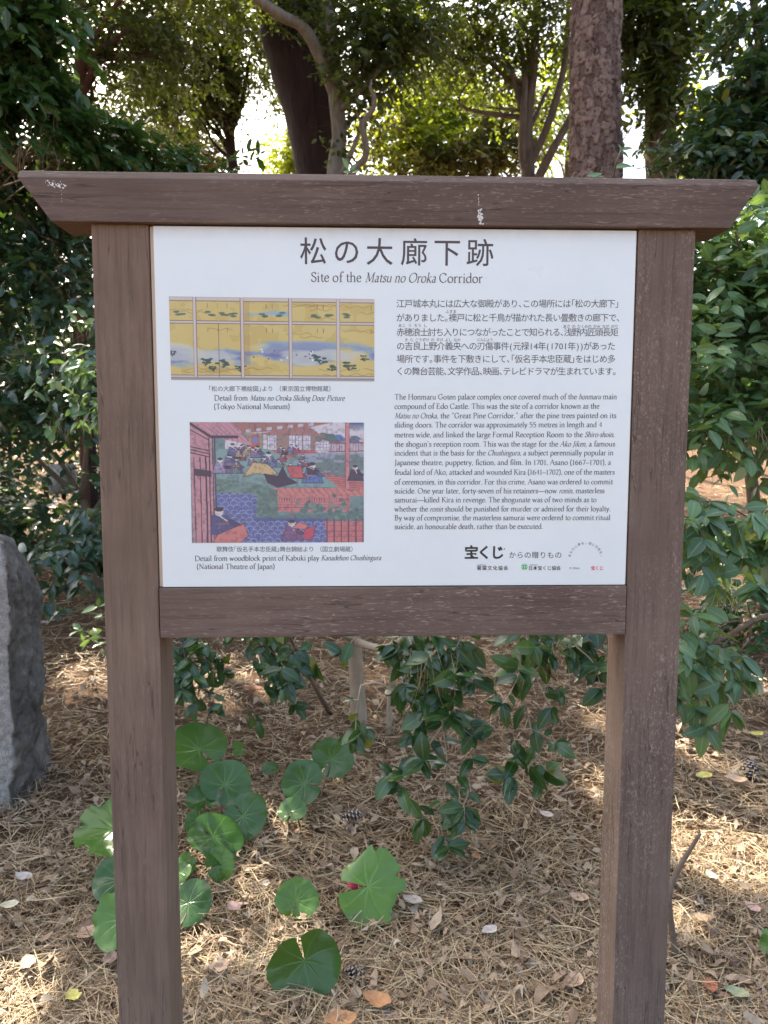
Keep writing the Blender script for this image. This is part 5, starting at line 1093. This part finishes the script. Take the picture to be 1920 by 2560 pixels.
rid = 1 - np.abs(2 * fbm(V[..., 0] * 7 + V[..., 1] * 8, V[..., 2] * 7 - V[..., 1] * 3, 31, 4) - 1); n3 = fbm(V[..., 0] * 60 + V[..., 1] * 55, V[..., 2] * 60, 41, 2) - 0.5
step = np.floor(fbm(V[..., 0] * 4 + V[..., 1] * 6, V[..., 2] * 4, 17, 3) * 9) / 9 - 0.5
V = V + dv * ((n1 * 0.05 + step * 0.09 + (rid - 0.75) * 0.045 + n2 * 0.022 + n3 * 0.008)[..., None] * (1 - 0.8 * cutm))
i = (np.arange(nz - 1)[:, None] * nu + np.arange(nu)[None]).ravel(); j = (np.arange(nz - 1)[:, None] * nu + (np.arange(nu)[None] + 1) % nu).ravel()
last = (nz - 1) * nu; Vv = np.vstack([V.reshape(-1, 3), V[-1].mean(0) + [0, 0, 0.012]]); Aa = np.vstack([A.reshape(-1, 3), [[0, 0, 0]]])
capf = np.stack([last + np.arange(nu), last + (np.arange(nu) + 1) % nu, np.full(nu, len(Vv) - 1)], -1)
stone = np_mesh('upright_stone', Vv, [np.stack([i, j, j + nu, i + nu], -1), capf], Aa, stonemat())
tag(stone, 'rough grey upright stone with one smooth pale face, cut by the left edge', 'stone')

# ------------------------------------------------------------------ leopard plants
def round_leaf(mb, C, N, notch, R, var, cup=0.24, nib_=0.008, seed=0, torn=0.0, wav=0.035):
    """kidney-shaped blade: C centre (petiole point), N normal, notch = direction of the sinus, R radius"""
    rg = np.random.default_rng(seed); N = unit(np.asarray(N, float)); Y = -unit(notch - N * np.dot(notch, N)); X = np.cross(Y, N)
    nt, nr = 110, 10; gap = math.radians(rg.uniform(3, 13)); th = np.linspace(-math.pi + gap, math.pi - gap, nt); r = np.linspace(0, 1, nr)
    TH, RR = np.meshgrid(th, r, indexing='ij')
    prof = 1.0 + 0.07 * (fbm(TH * 1.3 + seed, 0 * TH + seed, seed + 9, 2) - 0.5) * 2 + 0.10 * np.cos(TH) - 0.08 * np.cos(2 * TH) + nib_ * np.abs(np.cos(TH * 5.5 + rg.uniform(0, 3))) * (RR > 0.5) + wav * (vnoise(TH * 4 + seed, 0 * TH, seed) - 0.5)
    prof = prof * (1 - 0.10 * np.exp(-((np.abs(TH) - math.pi) / 0.25) ** 2))
    if torn: prof = prof * (1 - torn * RR ** 4 * np.clip((fbm(TH * 3.0 + 20, 0 * TH + 3, seed + 4, 3) - 0.44) * 5, 0, 1) * np.clip((TH + 2.6) * 2, 0, 1) * np.clip((1.9 - TH) * 2, 0, 1))
    rad = RR * prof * R; x = rad * np.sin(TH); y = rad * np.cos(TH)
    h = cup * R * RR ** 2 * rg.uniform(0.3, 1.2) + 0.10 * R * RR ** 1.5 * np.sin(TH * 2 + rg.uniform(0, 6)) + 0.06 * R * RR ** 2 * np.sin(TH * 3 + rg.uniform(0, 6)) - 0.16 * R * RR ** 3 * rg.uniform(0.2, 1) + 0.09 * R * (vnoise(x / R * 3 + 9 + seed, y / R * 3 + 9, seed + 1) - 0.5) * RR
    vs = np.array([-2.5, -1.8, -1.15, -0.55, 0, 0.55, 1.15, 1.8, 2.5]); d = np.min(np.abs(TH[..., None] - vs - 0.08 * np.sin(RR[..., None] * 4 + vs)), -1) * RR
    vein = np.exp(-(d / 0.022) ** 2) * np.clip(1.15 - RR, 0, 1) + np.exp(-(RR / 0.05) ** 2) * 0.8
    h = h - vein * 0.005 * R
    V = np.asarray(C) + x[..., None] * X + y[..., None] * Y + h[..., None] * N
    a = (np.arange(nt - 1)[:, None] * nr + np.arange(nr - 1)[None]).ravel(); F = np.stack([a, a + nr, a + nr + 1, a + 1], -1)
    mb.add(V.reshape(-1, 3), [F], np.stack([np.full(V[..., 0].size, var), RR.ravel(), np.clip(vein, 0, 1).ravel()], -1))
def leopard(label, basepx, lv, group='leopard plants growing in the needle litter'):
    b = above(*basepx); b = np.array([b[0], b[1], float(gz(b[0], b[1]))]); o = empty('leopard_plant', b, label, 'plant', group)
    for q, (px, py, wpx, h, na, var, tilt, torn) in enumerate(lv):
        C = above(px, py, h); dist = np.dot(C - CAM, FWD); R = wpx * 0.5 * dist / (FPX / K) * 1.02
        view = unit(CAM - C); N = unit(np.array([0, 0, 1.0]) * (1 - tilt) + view * tilt + rng.normal(0, 0.20, 3)); a = math.radians(na)
        notch = RIGHT * math.cos(a) + UP * math.sin(a); M = MB(); round_leaf(M, C, N, notch, R, var, seed=int(px * 7 + py) % 997, torn=torn)
        lf = M.build('leaf', M_LEO, o)
        S = MB(); g = b * 0.75 + np.array([C[0], C[1], 0]) * 0.25; g[2] = float(gz(g[0], g[1])) - 0.02
        e = C - N * 0.004; S.add(*tube(catmull([g, (g + e) / 2 + [0, 0, 0.02] - N * 0.02, e], 6), [0.0038, 0.003, 0.0024], 6)); S.build('stalk', M_STALK, lf)
# (px, py, width px, height m, notch angle deg in the picture, tone, tilt to viewer, torn)
leopard('leopard plant of many dark round leaves crowded beside the left post', (455, 1860), [
    (428, 1618, 128, 0.15, 300, 0.45, 0.68, 0), (486, 1695, 100, 0.12, 250, 0.22, 0.55, 0), (510, 1705, 58, 0.08, 200, 0.1, 0.6, 0), (440, 1728, 66, 0.09, 280, 0.12, 0.6, 0), (430, 1772, 58, 0.09, 95, 0.2, 0.6, 0), (525, 1763, 100, 0.08, 130, 0.18, 0.7, 0),
    (460, 1808, 128, 0.10, 120, 0.25, 0.55, 0), (472, 1868, 66, 0.07, 200, 0.55, 0.7, 0), (404, 1863, 46, 0.06, 60, 0.65, 0.7, 0), (388, 1885, 48, 0.07, 120, 0.4, 0.5, 0), (408, 1950, 96, 0.07, 150, 0.15, 0.75, 0)])
leopard('leopard plant with bigger torn leaves half hidden at the outer side of the left post', (262, 1960), [
    (247, 1790, 152, 0.17, 5, 0.5, 0.5, 0.2), (255, 1900, 100, 0.13, 30, 0.15, 0.6, 0), (262, 1985, 118, 0.12, 20, 0.75, 0.55, 0.1)])
leopard('leopard plant of three upright round leaves and a tiny one, mid litter', (660, 1800), [
    (657, 1692, 92, 0.12, 350, 0.2, 0.75, 0), (717, 1640, 86, 0.12, 235, 0.28, 0.75, 0), (630, 1752, 58, 0.08, 270, 0.42, 0.75, 0), (583, 1660, 34, 0.06, 270, 0.2, 0.5, 0)])
leopard('leopard plant with one large pale frayed leaf bending over red petals', (790, 1960), [(795, 1915, 152, 0.10, 180, 0.80, 0.8, 0.20)])
leopard('leopard plant with one small cupped leaf on a short stalk', (648, 1985), [(640, 1945, 86, 0.07, 255, 0.6, 0.7, 0)])
leopard('leopard plant with the largest dark leaf, nearest the viewer', (650, 2120), [(658, 2076, 148, 0.09, 105, 0.24, 0.72, 0.06)])
leopard('curled yellow green leopard plant seedling between the round leaves', (515, 1635), [(513, 1618, 34, 0.05, 200, 0.9, 0.5, 0.2)])
leopard('green leaf of a plant just entering at the lower right edge', (1665, 2060), [(1660, 2045, 44, 0.05, 10, 0.5, 0.5, 0.2), (1664, 2020, 30, 0.07, 60, 0.6, 0.5, 0.2)])
# red petals under the frayed leaf
pc = above(765, 1912, 0.055); PM = MB()
for q in range(5):
    a = math.radians(120 + q * 32); leaves(PM, [pc + [0.01, 0, 0]], [RIGHT * math.cos(a) + UP * math.sin(a) * 0.6], [CAM - pc], 0.032, 0.022, 0.5, curl=0.3)
def petalmat():
    m, n, l, b = newmat('red_petal'); l.new(ramp(n, l, noise(n, l, objco(n), 70, 3), [(0.3, (0.55, 0.02, 0.07)), (0.7, (0.78, 0.10, 0.16))]), b.inputs['Base Color']); b.inputs['Roughness'].default_value = 0.5; return m
tag(PM.build('fallen_flower', petalmat()), 'crushed red flower petals lying in the notch of the pale frayed leaf', 'flower')

# ------------------------------------------------------------------ litter
rg = np.random.default_rng(9)
def scatter(n, dmin, dmax, power=1.0, spread=0.62):
    """ground points, denser close by, over the visible wedge and a margin round it"""
    u_ = rg.uniform(0, 1, n); D = (dmin ** (1 - power) + u_ * (dmax ** (1 - power) - dmin ** (1 - power))) ** (1 / (1 - power)) if power != 1 else dmin * (dmax / dmin) ** u_
    x = CAM[0] + D * rg.uniform(-spread, spread, n) * 1.25; y = CAM[1] + D; return x, y
def needles(name, n, dmin, dmax, wid, label, power):
    x, y = scatter(n, dmin, dmax, power); a = rg.uniform(0, 2 * np.pi, n); L = rg.uniform(0.06, 0.14, n); bend = rg.normal(0, 0.07, n); tilt = rg.normal(0, 0.15, n)
    lift = 0.034 * rg.uniform(0.0, 1.0, n) ** 1.3 * (0.35 + 1.3 * fbm(x * 7, y * 7, 55, 3)); t = np.linspace(-0.5, 0.5, 4)
    dx, dy = np.cos(a), np.sin(a); px = x[:, None] + dx[:, None] * L[:, None] * t - dy[:, None] * (bend * L)[:, None] * (4 * t ** 2 - 0.3)[None]; py = y[:, None] + dy[:, None] * L[:, None] * t + dx[:, None] * (bend * L)[:, None] * (4 * t ** 2 - 0.3)[None]
    pz = gz(x, y)[:, None] + lift[:, None] + np.abs(tilt * L)[:, None] * (t[None] * np.sign(tilt)[:, None] + 0.4) + 0.001
    w_ = wid * (0.7 + 0.6 * rg.uniform(0, 1, n)) * np.maximum(1.0, (y - CAM[1]) / 3.2); prof = np.array([0.7, 1, 1, 0.25])
    ox, oy = -dy[:, None] * (w_[:, None] * prof), dx[:, None] * (w_[:, None] * prof); roll = rg.normal(0, 0.5, n)[:, None] * w_[:, None] * prof
    V = np.stack([np.stack([px + ox, py + oy, pz + roll], -1), np.stack([px - ox, py - oy, pz - roll], -1)], 2).reshape(-1, 3)
    b = np.arange(n)[:, None, None] * 8 + (np.arange(3) * 2)[None, :, None]; F = (b + np.array([0, 1, 3, 2])[None, None]).reshape(-1, 4)
    var = np.repeat(np.clip(rg.beta(1.5, 1.5, n), 0, 1), 8); A = np.stack([var, 0 * var, 0 * var], -1)
    tag(np_mesh(name, V, [F], A, M_NEEDLE), label, kind='stuff')
needles('pine_needle_litter', 74000, 1.3, 9.0, 0.0010, 'tangled brown pine needles covering the ground', 1.9)
def crumple(n, x, y, size, star, var, lift, rgx):
    """dead leaf blades: n small curled grids on the ground"""
    if star:
        k = 5; th = np.linspace(-2.2, 2.2, k * 2 + 1); r = np.where(np.arange(k * 2 + 1) % 2 == 1, 1.0, 0.34); r[5] = 1.1 if r[5] > .5 else r[5]
        base = np.vstack([[0, 0], np.stack([r * np.sin(th), r * np.cos(th)], -1)]); F = np.array([[0, q + 1, q + 2] for q in range(k * 2)])
    else:
        t = np.array([0, .3, .65, 1.0]) * 2 - 1; wd = np.array([0.08, 0.5, 0.42, 0.03]); base = np.array([[s * w_, tt] for tt, w_ in zip(t, wd) for s in (-1, 0, 1)]); F = np.array([[r_ * 3 + c, r_ * 3 + c + 1, r_ * 3 + c + 4, r_ * 3 + c + 3] for r_ in range(3) for c in range(2)])
    kk = len(base); a = rgx.uniform(0, 2 * np.pi, n); B = base[None] * size[:, None, None]
    cu, cv = rgx.normal(0, 0.7, n), rgx.normal(0, 0.5, n); z = (cu[:, None] * B[..., 0] ** 2 + cv[:, None] * B[..., 1] ** 2 * 0.7) / size[:, None] + rgx.normal(0, 0.10, (n, kk)) * size[:, None]
    tx, ty = rgx.normal(0, 0.28, n), rgx.normal(0, 0.28, n); z = z + tx[:, None] * B[..., 0] + ty[:, None] * B[..., 1]; z = z - z.min(1, keepdims=True) * 0.85
    X = x[:, None] + B[..., 0] * np.cos(a)[:, None] - B[..., 1] * np.sin(a)[:, None]; Yv = y[:, None] + B[..., 0] * np.sin(a)[:, None] + B[..., 1] * np.cos(a)[:, None]
    V = np.stack([X, Yv, gz(x, y)[:, None] + lift[:, None] + z], -1).reshape(-1, 3); FF = (np.arange(n)[:, None, None] * kk + F[None]).reshape(-1, F.shape[1])
    return V, FF, np.stack([np.repeat(var, kk), np.zeros(n * kk), np.zeros(n * kk)], -1)
LT = MB()
for star, n_, s0, s1, dm in ((0, 6500, 0.008, 0.022, 9.0), (1, 3600, 0.012, 0.027, 6.5), (0, 350, 0.02, 0.034, 8.0)):
    x, y = scatter(n_, 1.3, dm, 1.7); V, F, A = crumple(n_, x, y, rg.uniform(s0, s1, n_), star, np.clip(rg.beta(2.4, 2.0, n_), 0, 1), rg.uniform(0.0, 0.036, n_), rg); LT.add(V, [F], A)
tag(LT.build('leaf_litter', M_LITTER), 'small curled dead leaves mixed into the pine needles', kind='stuff')
# larger fallen leaves one can point at
TONE = {'orange': (0.40, 0.20, 0.085), 'tan': (0.46, 0.31, 0.20), 'yellow': (0.52, 0.47, 0.12), 'grey': (0.42, 0.37, 0.32), 'rust': (0.30, 0.11, 0.05), 'pale': (0.50, 0.46, 0.30), 'green': (0.24, 0.27, 0.15), 'pink': (0.42, 0.27, 0.22)}
TM = {k_: plain(k_ + '_dead_leaf', c, 0.7, 0.25, 60, 0.001) for k_, c in TONE.items()}
def fallen(px, py, wpx, tone, ang, label, star=False, curl=1.0):
    P = above(px, py, 0.042); dist = np.dot(P - CAM, FWD); size = wpx / (FPX / K) * dist
    nt, ns = 11, 7; t = np.linspace(0, 1, nt); s_ = np.linspace(-1, 1, ns); T, S = np.meshgrid(t, s_, indexing='ij')
    wd = np.sin(np.pi * np.clip(T, 0.02, 0.985) ** 0.85) ** 0.75 * (1 + (0.22 * np.cos(T * 16 + 1) if star else 0.03 * np.cos(T * 23)))
    sd = int(px * 3 + py); x = S * wd * 0.34 * size; y = (T - 0.5) * size; z = curl * size * (0.10 * np.abs(S) ** 1.5 * wd + 0.12 * (2 * T - 1) ** 2 + 0.10 * (vnoise(T * 4 + sd, S * 2 + 9, sd) - 0.5))
    a = math.radians(ang); fw = unit(np.array([FWD[0], FWD[1], 0])); X = RIGHT * math.cos(a) + fw * math.sin(a); Yd = -RIGHT * math.sin(a) + fw * math.cos(a); Nn = unit(np.array([0, 0, 1.0]) + 0.25 * unit(CAM - P) + rng.normal(0, 0.12, 3))
    V = P + x[..., None] * X + y[..., None] * Yd + z[..., None] * Nn; i_ = (np.arange(nt - 1)[:, None] * ns + np.arange(ns - 1)[None]).ravel()
    o = np_mesh('fallen_leaf', (V - P).reshape(-1, 3), [np.stack([i_, i_ + 1, i_ + ns + 1, i_ + ns], -1)], None, TM[tone]); o.location = P
    tag(o, label, 'fallen leaf', 'larger fallen leaves on the needle litter')
for a_ in ((815, 2162, 66, 'orange', 60, 'curled orange fallen leaf near the bottom edge, between the posts'), (735, 2205, 70, 'orange', 95, 'orange fallen leaf cut by the bottom edge under the largest round leaf'), (158, 2152, 46, 'yellow', 40, 'lobed yellow fallen leaf lying left of the left post', True),
           (892, 1945, 46, 'grey', 60, 'pale grey fallen leaf beside the frayed pale leaf'), (192, 2015, 58, 'tan', 150, 'broad tan fallen leaf at the outer foot of the left post'), (238, 2070, 46, 'pink', 20, 'round pinkish fallen leaf touching the left post'),
           (1448, 1795, 10, 'tan', 20, 'tiny tan fallen leaf against the right post'), (1632, 1587, 34, 'yellow', 100, 'small yellowish fallen leaf far up at the right edge'), (1520, 1676, 40, 'yellow', 110, 'ragged yellow fallen leaf right of the right post'), (1590, 1685, 46, 'tan', 70, 'smooth buff fallen leaf beside the right hand pine cone'),
           (1537, 1892, 36, 'pale', 10, 'pale cream fallen leaf in the sunlit patch by the dry stick'), (1590, 2145, 50, 'green', 60, 'dull grey green fallen leaf at the lower right'), (1535, 2130, 44, 'rust', 170, 'rusty fallen leaf beside the dull grey green one'), (545, 1490, 46, 'rust', 80, 'rust brown fallen leaf on the sunny patch under the rail'),
           (1028, 1850, 26, 'orange', 20, 'small apricot fallen leaf below the drooping shoots'), (728, 2080, 8, 'tan', 0, 'tiny scrap of leaf beside the largest round leaf'), (1056, 2010, 40, 'grey', 120, 'ash grey fallen leaf between the posts, right of centre'), (1250, 1940, 44, 'tan', 60, 'crumpled tan fallen leaf left of the right post'),
           (1240, 2120, 56, 'tan', 140, 'large tan fallen leaf near the bottom, left of the right post'), (505, 1960, 40, 'pink', 45, 'pinkish fallen leaf between the left post and the small cupped leaf'), (470, 2090, 50, 'tan', 110, 'tan fallen leaf at the inner foot of the left post'), (60, 2080, 46, 'tan', 30, 'tan fallen leaf in the lower left corner'),
           (50, 1895, 44, 'grey', 70, 'greyish fallen leaf below the upright stone'), (20, 1955, 40, 'pale', 100, 'cream fallen leaf at the left edge below the stone'), (1625, 1960, 40, 'pink', 20, 'pinkish fallen leaf at the right edge'), (1180, 1760, 34, 'grey', 40, 'grey fallen leaf under the hanging right hand shoot'),
           (250, 1510, 30, 'grey', 10, 'small grey fallen leaf in the shade left of the left post'), (97, 1345, 24, 'grey', 50, 'distant grey fallen leaf right of the stone'), (1630, 1470, 30, 'pale', 80, 'pale fallen leaf far up the bank at the right')):
    fallen(*a_)
# pine cones
M_CONE = plain('dark_pine_cone_scale', (0.07, 0.05, 0.04), 0.8, 0.4, 60); M_CONETIP = plain('pale_cone_tip', (0.42, 0.36, 0.30), 0.8, 0.2, 60)
def cone(px, py, wpx, label, ax):
    P = above(px, py, 0.02); dist = np.dot(P - CAM, FWD); R = wpx * 0.5 / (FPX / K) * dist; o = empty('pine_cone', P, label, 'pine cone', 'pine cones in the needle litter')
    B, T = MB(), MB(); Z = unit(np.array(ax, float)); Xc = unit(np.cross(Z, [0.2, 0.9, 0.3])); Yc = np.cross(Z, Xc)
    for q in range(60):
        f = q / 59; a = q * 2.39996; h = (f - 0.5) * 2.1 * R; r = R * math.sin(math.pi * (0.16 + 0.78 * f)) ** 0.8
        d = Xc * math.cos(a) + Yc * math.sin(a); c = P + Z * h; tip = c + d * r + Z * 0.25 * R; s_ = np.cross(Z, d) * R * 0.26; inn = c + d * r * 0.2
        B.add([inn - s_ * .4, inn + s_ * .4, tip + s_, tip - s_, tip + Z * R * .10], [np.array([[0, 1, 2, 3]]), np.array([[3, 2, 4]])])
        T.add([tip - s_ * .8 - Z * .04 * R + d * .02 * R, tip + s_ * .8 - Z * .04 * R + d * .02 * R, tip + s_ * .5 + Z * .12 * R + d * .03 * R, tip - s_ * .5 + Z * .12 * R + d * .03 * R], [np.array([[0, 1, 2, 3]])])
    B.build('scales', M_CONE, o); T.build('scale_tips', M_CONETIP, o)
cone(757, 1772, 40, 'open pine cone lying below the three upright round leaves', (0.7, 0.2, 0.5)); cone(770, 2115, 44, 'dark pine cone half buried beside the largest round leaf', (-0.6, 0.3, 0.6)); cone(1622, 1668, 36, 'pine cone on the bank at the right edge', (0.1, 0.6, 0.7)); cone(706, 1678, 22, 'small dark pine cone behind the upright round leaves', (0.3, 0.2, 0.8))
cone(272, 1505, 34, 'pine cone in the sun patch at the outer edge of the left post', (0.2, 0.3, 0.8))
# sticks
def stick(name, label, pts, rad, mat=M_TWIG, sides=7):
    P = np.array(pts); c = P[0].copy(); V, F = tube(catmull(P, 6), rad, sides, 0.2, 3); o = np_mesh(name, V - c, F, None, mat); o.location = c; return tag(o, label, 'stick')
stick('dry_stick', 'grey brown forked stick leaning behind the right post', [above(1474, 2300, 0.0), at(1466, 2180, 0.42), at(1458, 2060, 0.42), at(1446, 1960, 0.42), at(1450, 1915, 0.43), at(1464, 1880, 0.44), at(1484, 1846, 0.45), at(1513, 1800, 0.46)], [0.013, 0.0115, 0.0095, 0.008, 0.007, 0.0075, 0.006, 0.0045])
stick('dry_stick', 'thin pale twig lying by the inner edge of the right post', [above(1196, 1725, 0.02), above(1230, 1712, 0.03), above(1275, 1707, 0.03), above(1330, 1715, 0.02)], [0.003, 0.003, 0.0025, 0.002], M_STEM)
stick('dry_stick', 'grey stick standing slantwise under the rail, left of the pale stem', [above(712, 1540, 0.0), at(690, 1500, 1.75), at(665, 1455, 1.7), at(640, 1405, 1.65), at(610, 1340, 1.6)], [0.011, 0.010, 0.009, 0.008, 0.005])
stick('bark_piece', 'piece of brown bark beside the pine cone under the round leaves', [above(752, 1752, 0.015), above(785, 1757, 0.02), above(812, 1765, 0.015)], [0.012, 0.016, 0.008], M_STEM_DK)
stick('dry_stick', 'short dark stick at the bottom edge by the right post', [above(1490, 2235, 0.02), above(1500, 2190, 0.03), above(1508, 2165, 0.03)], [0.004, 0.003, 0.002])
# pine needles caught in the shrubs
HN = MB()
for k_, (x0, x1, y0, y1, ya, yb_, n_) in enumerate(((1490, 1659, 900, 990, 1.2, 1.5, 46), (1490, 1659, 740, 800, 1.3, 1.5, 26), (1500, 1640, 1225, 1290, 0.7, 0.8, 18), (30, 215, 700, 800, 2.4, 2.8, 80), (100, 220, 880, 920, 2.3, 2.5, 24), (0, 120, 200, 330, 2.5, 2.7, 60), (880, 1000, 1395, 1480, 0.82, 0.9, 22), (1060, 1240, 1380, 1440, 0.76, 0.8, 16), (1085, 1110, 1690, 1720, 0.72, 0.75, 4), (1350, 1480, 230, 330, 4.6, 4.8, 20))):
    for q in range(n_):
        P = at(rg.uniform(x0, x1), rg.uniform(y0, y1), rg.uniform(ya, yb_)); L = rg.uniform(0.07, 0.13); d = np.array([rg.normal(0, 0.2), rg.normal(0, 0.2), -1.0])
        V, F = tube([P, P + d * L * 0.5 + [rg.normal(0, .006), 0, 0], P + d * L], [0.0009, 0.0008, 0.0004], 3); HN.add(V, F, np.tile([rg.uniform(0.4, 1.0), 0, 0], (len(V), 1)))
tag(HN.build('hanging_pine_needles', M_NEEDLE), 'dry pine needles caught and hanging in the shrubs', kind='stuff')
# shoots poking over the top of the beam
def shoot(label, base, path, lv, L):
    o = empty('leafy_shoot', P3([base])[0], label, 'shoot'); S, F = MB(), MB(); pp = P3([base] + path); S.add(*tube(catmull(pp, 6), 0.0022, 5))
    for (px, py, y, dx, dz, s_) in lv:
        leaves(F, [at(px, py, y)], [np.array([dx, -0.25, dz])], [np.array([0.1, -0.8, 0.6])], L * s_, L * s_ * 0.46, rng.uniform(0.2, 0.8))
    S.build('stem', M_STALK, o); F.build('foliage', M_LEAF_LIGHT, o)
shoot('two leaved shoot rising over the beam before the pale grey trunk', (752, 420, 0.5), [(752, 380, 0.45), (758, 368, 0.42)], [(752, 366, 0.42, -0.35, 0.9, 1.0), (756, 370, 0.42, 0.6, 0.75, 0.8), (760, 372, 0.42, -0.8, 0.1, 0.7), (757, 374, 0.42, 0.9, 0.35, 0.8)], 0.030)
shoot('tall thin shoot with drooping leaves against the white gap beside the pine', (1322, 420, 0.5), [(1326, 378, 0.45), (1332, 350, 0.42), (1342, 325, 0.42)], [(1341, 325, 0.42, 0.8, 0.25, 0.8), (1341, 326, 0.42, 0.7, -0.5, 0.7), (1327, 362, 0.44, 1, 0.2, 1.2), (1342, 323, 0.42, -0.3, 0.5, 0.4)], 0.036)
shoot('single leaf showing over the beam at the foot of the pine', (1284, 430, 0.5), [(1280, 392, 0.4), (1276, 380, 0.38)], [(1268, 380, 0.38, 0.95, 0.08, 1.0), (1276, 382, 0.38, 0.7, 0.3, 0.7)], 0.038)
# chain-link fence behind the left shrubs
fo = empty('chain_link_fence', foot(60, 1000, 3.6), 'dark chain link fence behind the shrubs at the left', 'fence'); yF = 3.6; g0f = float(gz(-2, yF))
PM = MB(); RM = MB(); WM = MB()
for xf in np.arange(-4.2, -0.4, 1.2): PMi = MB(); PMi.add(*tube([[xf, yF, g0f - 0.1], [xf, yF, g0f + 1.15]], 0.024, 10)); PMi.build('post', M_DKBARK, fo)
RM.add(*tube([[-4.2, yF, g0f + 1.13], [-0.6, yF, g0f + 1.13]], 0.018, 8)); RM.build('top_rail', M_DKBARK, fo)
for k_ in range(-12, 46):
    for sg in (1, -1):
        xa = -4.2 + k_ * 0.08; P = np.array([[xa, yF + 0.03 + 0.002 * sg, g0f + 0.03], [xa + sg * 1.08, yF + 0.03 + 0.002 * sg, g0f + 1.11]]); WM.add(*tube(P, 0.0015, 3))
WM.build('wire_mesh', M_DKBARK, fo)
bd_ = empty('notice_board', at(135, 1035, 3.75), 'faint pale board hanging on the chain link fence', 'board')
q_ = at(135, 1035, 3.75); B_ = MB(); B_.add(*box(q_ + [-0.09, -0.008, -0.10], q_ + [0.09, 0.008, 0.10])); B_.build('sheet', plain('dull_white_sheet', (0.45, 0.43, 0.40), 0.7), bd_)
B_ = MB(); B_.add(*box(q_ + [-0.012, 0.009, -0.14], q_ + [0.012, 0.02, 0.14])); B_.build('back_batten', M_DKBARK, bd_)
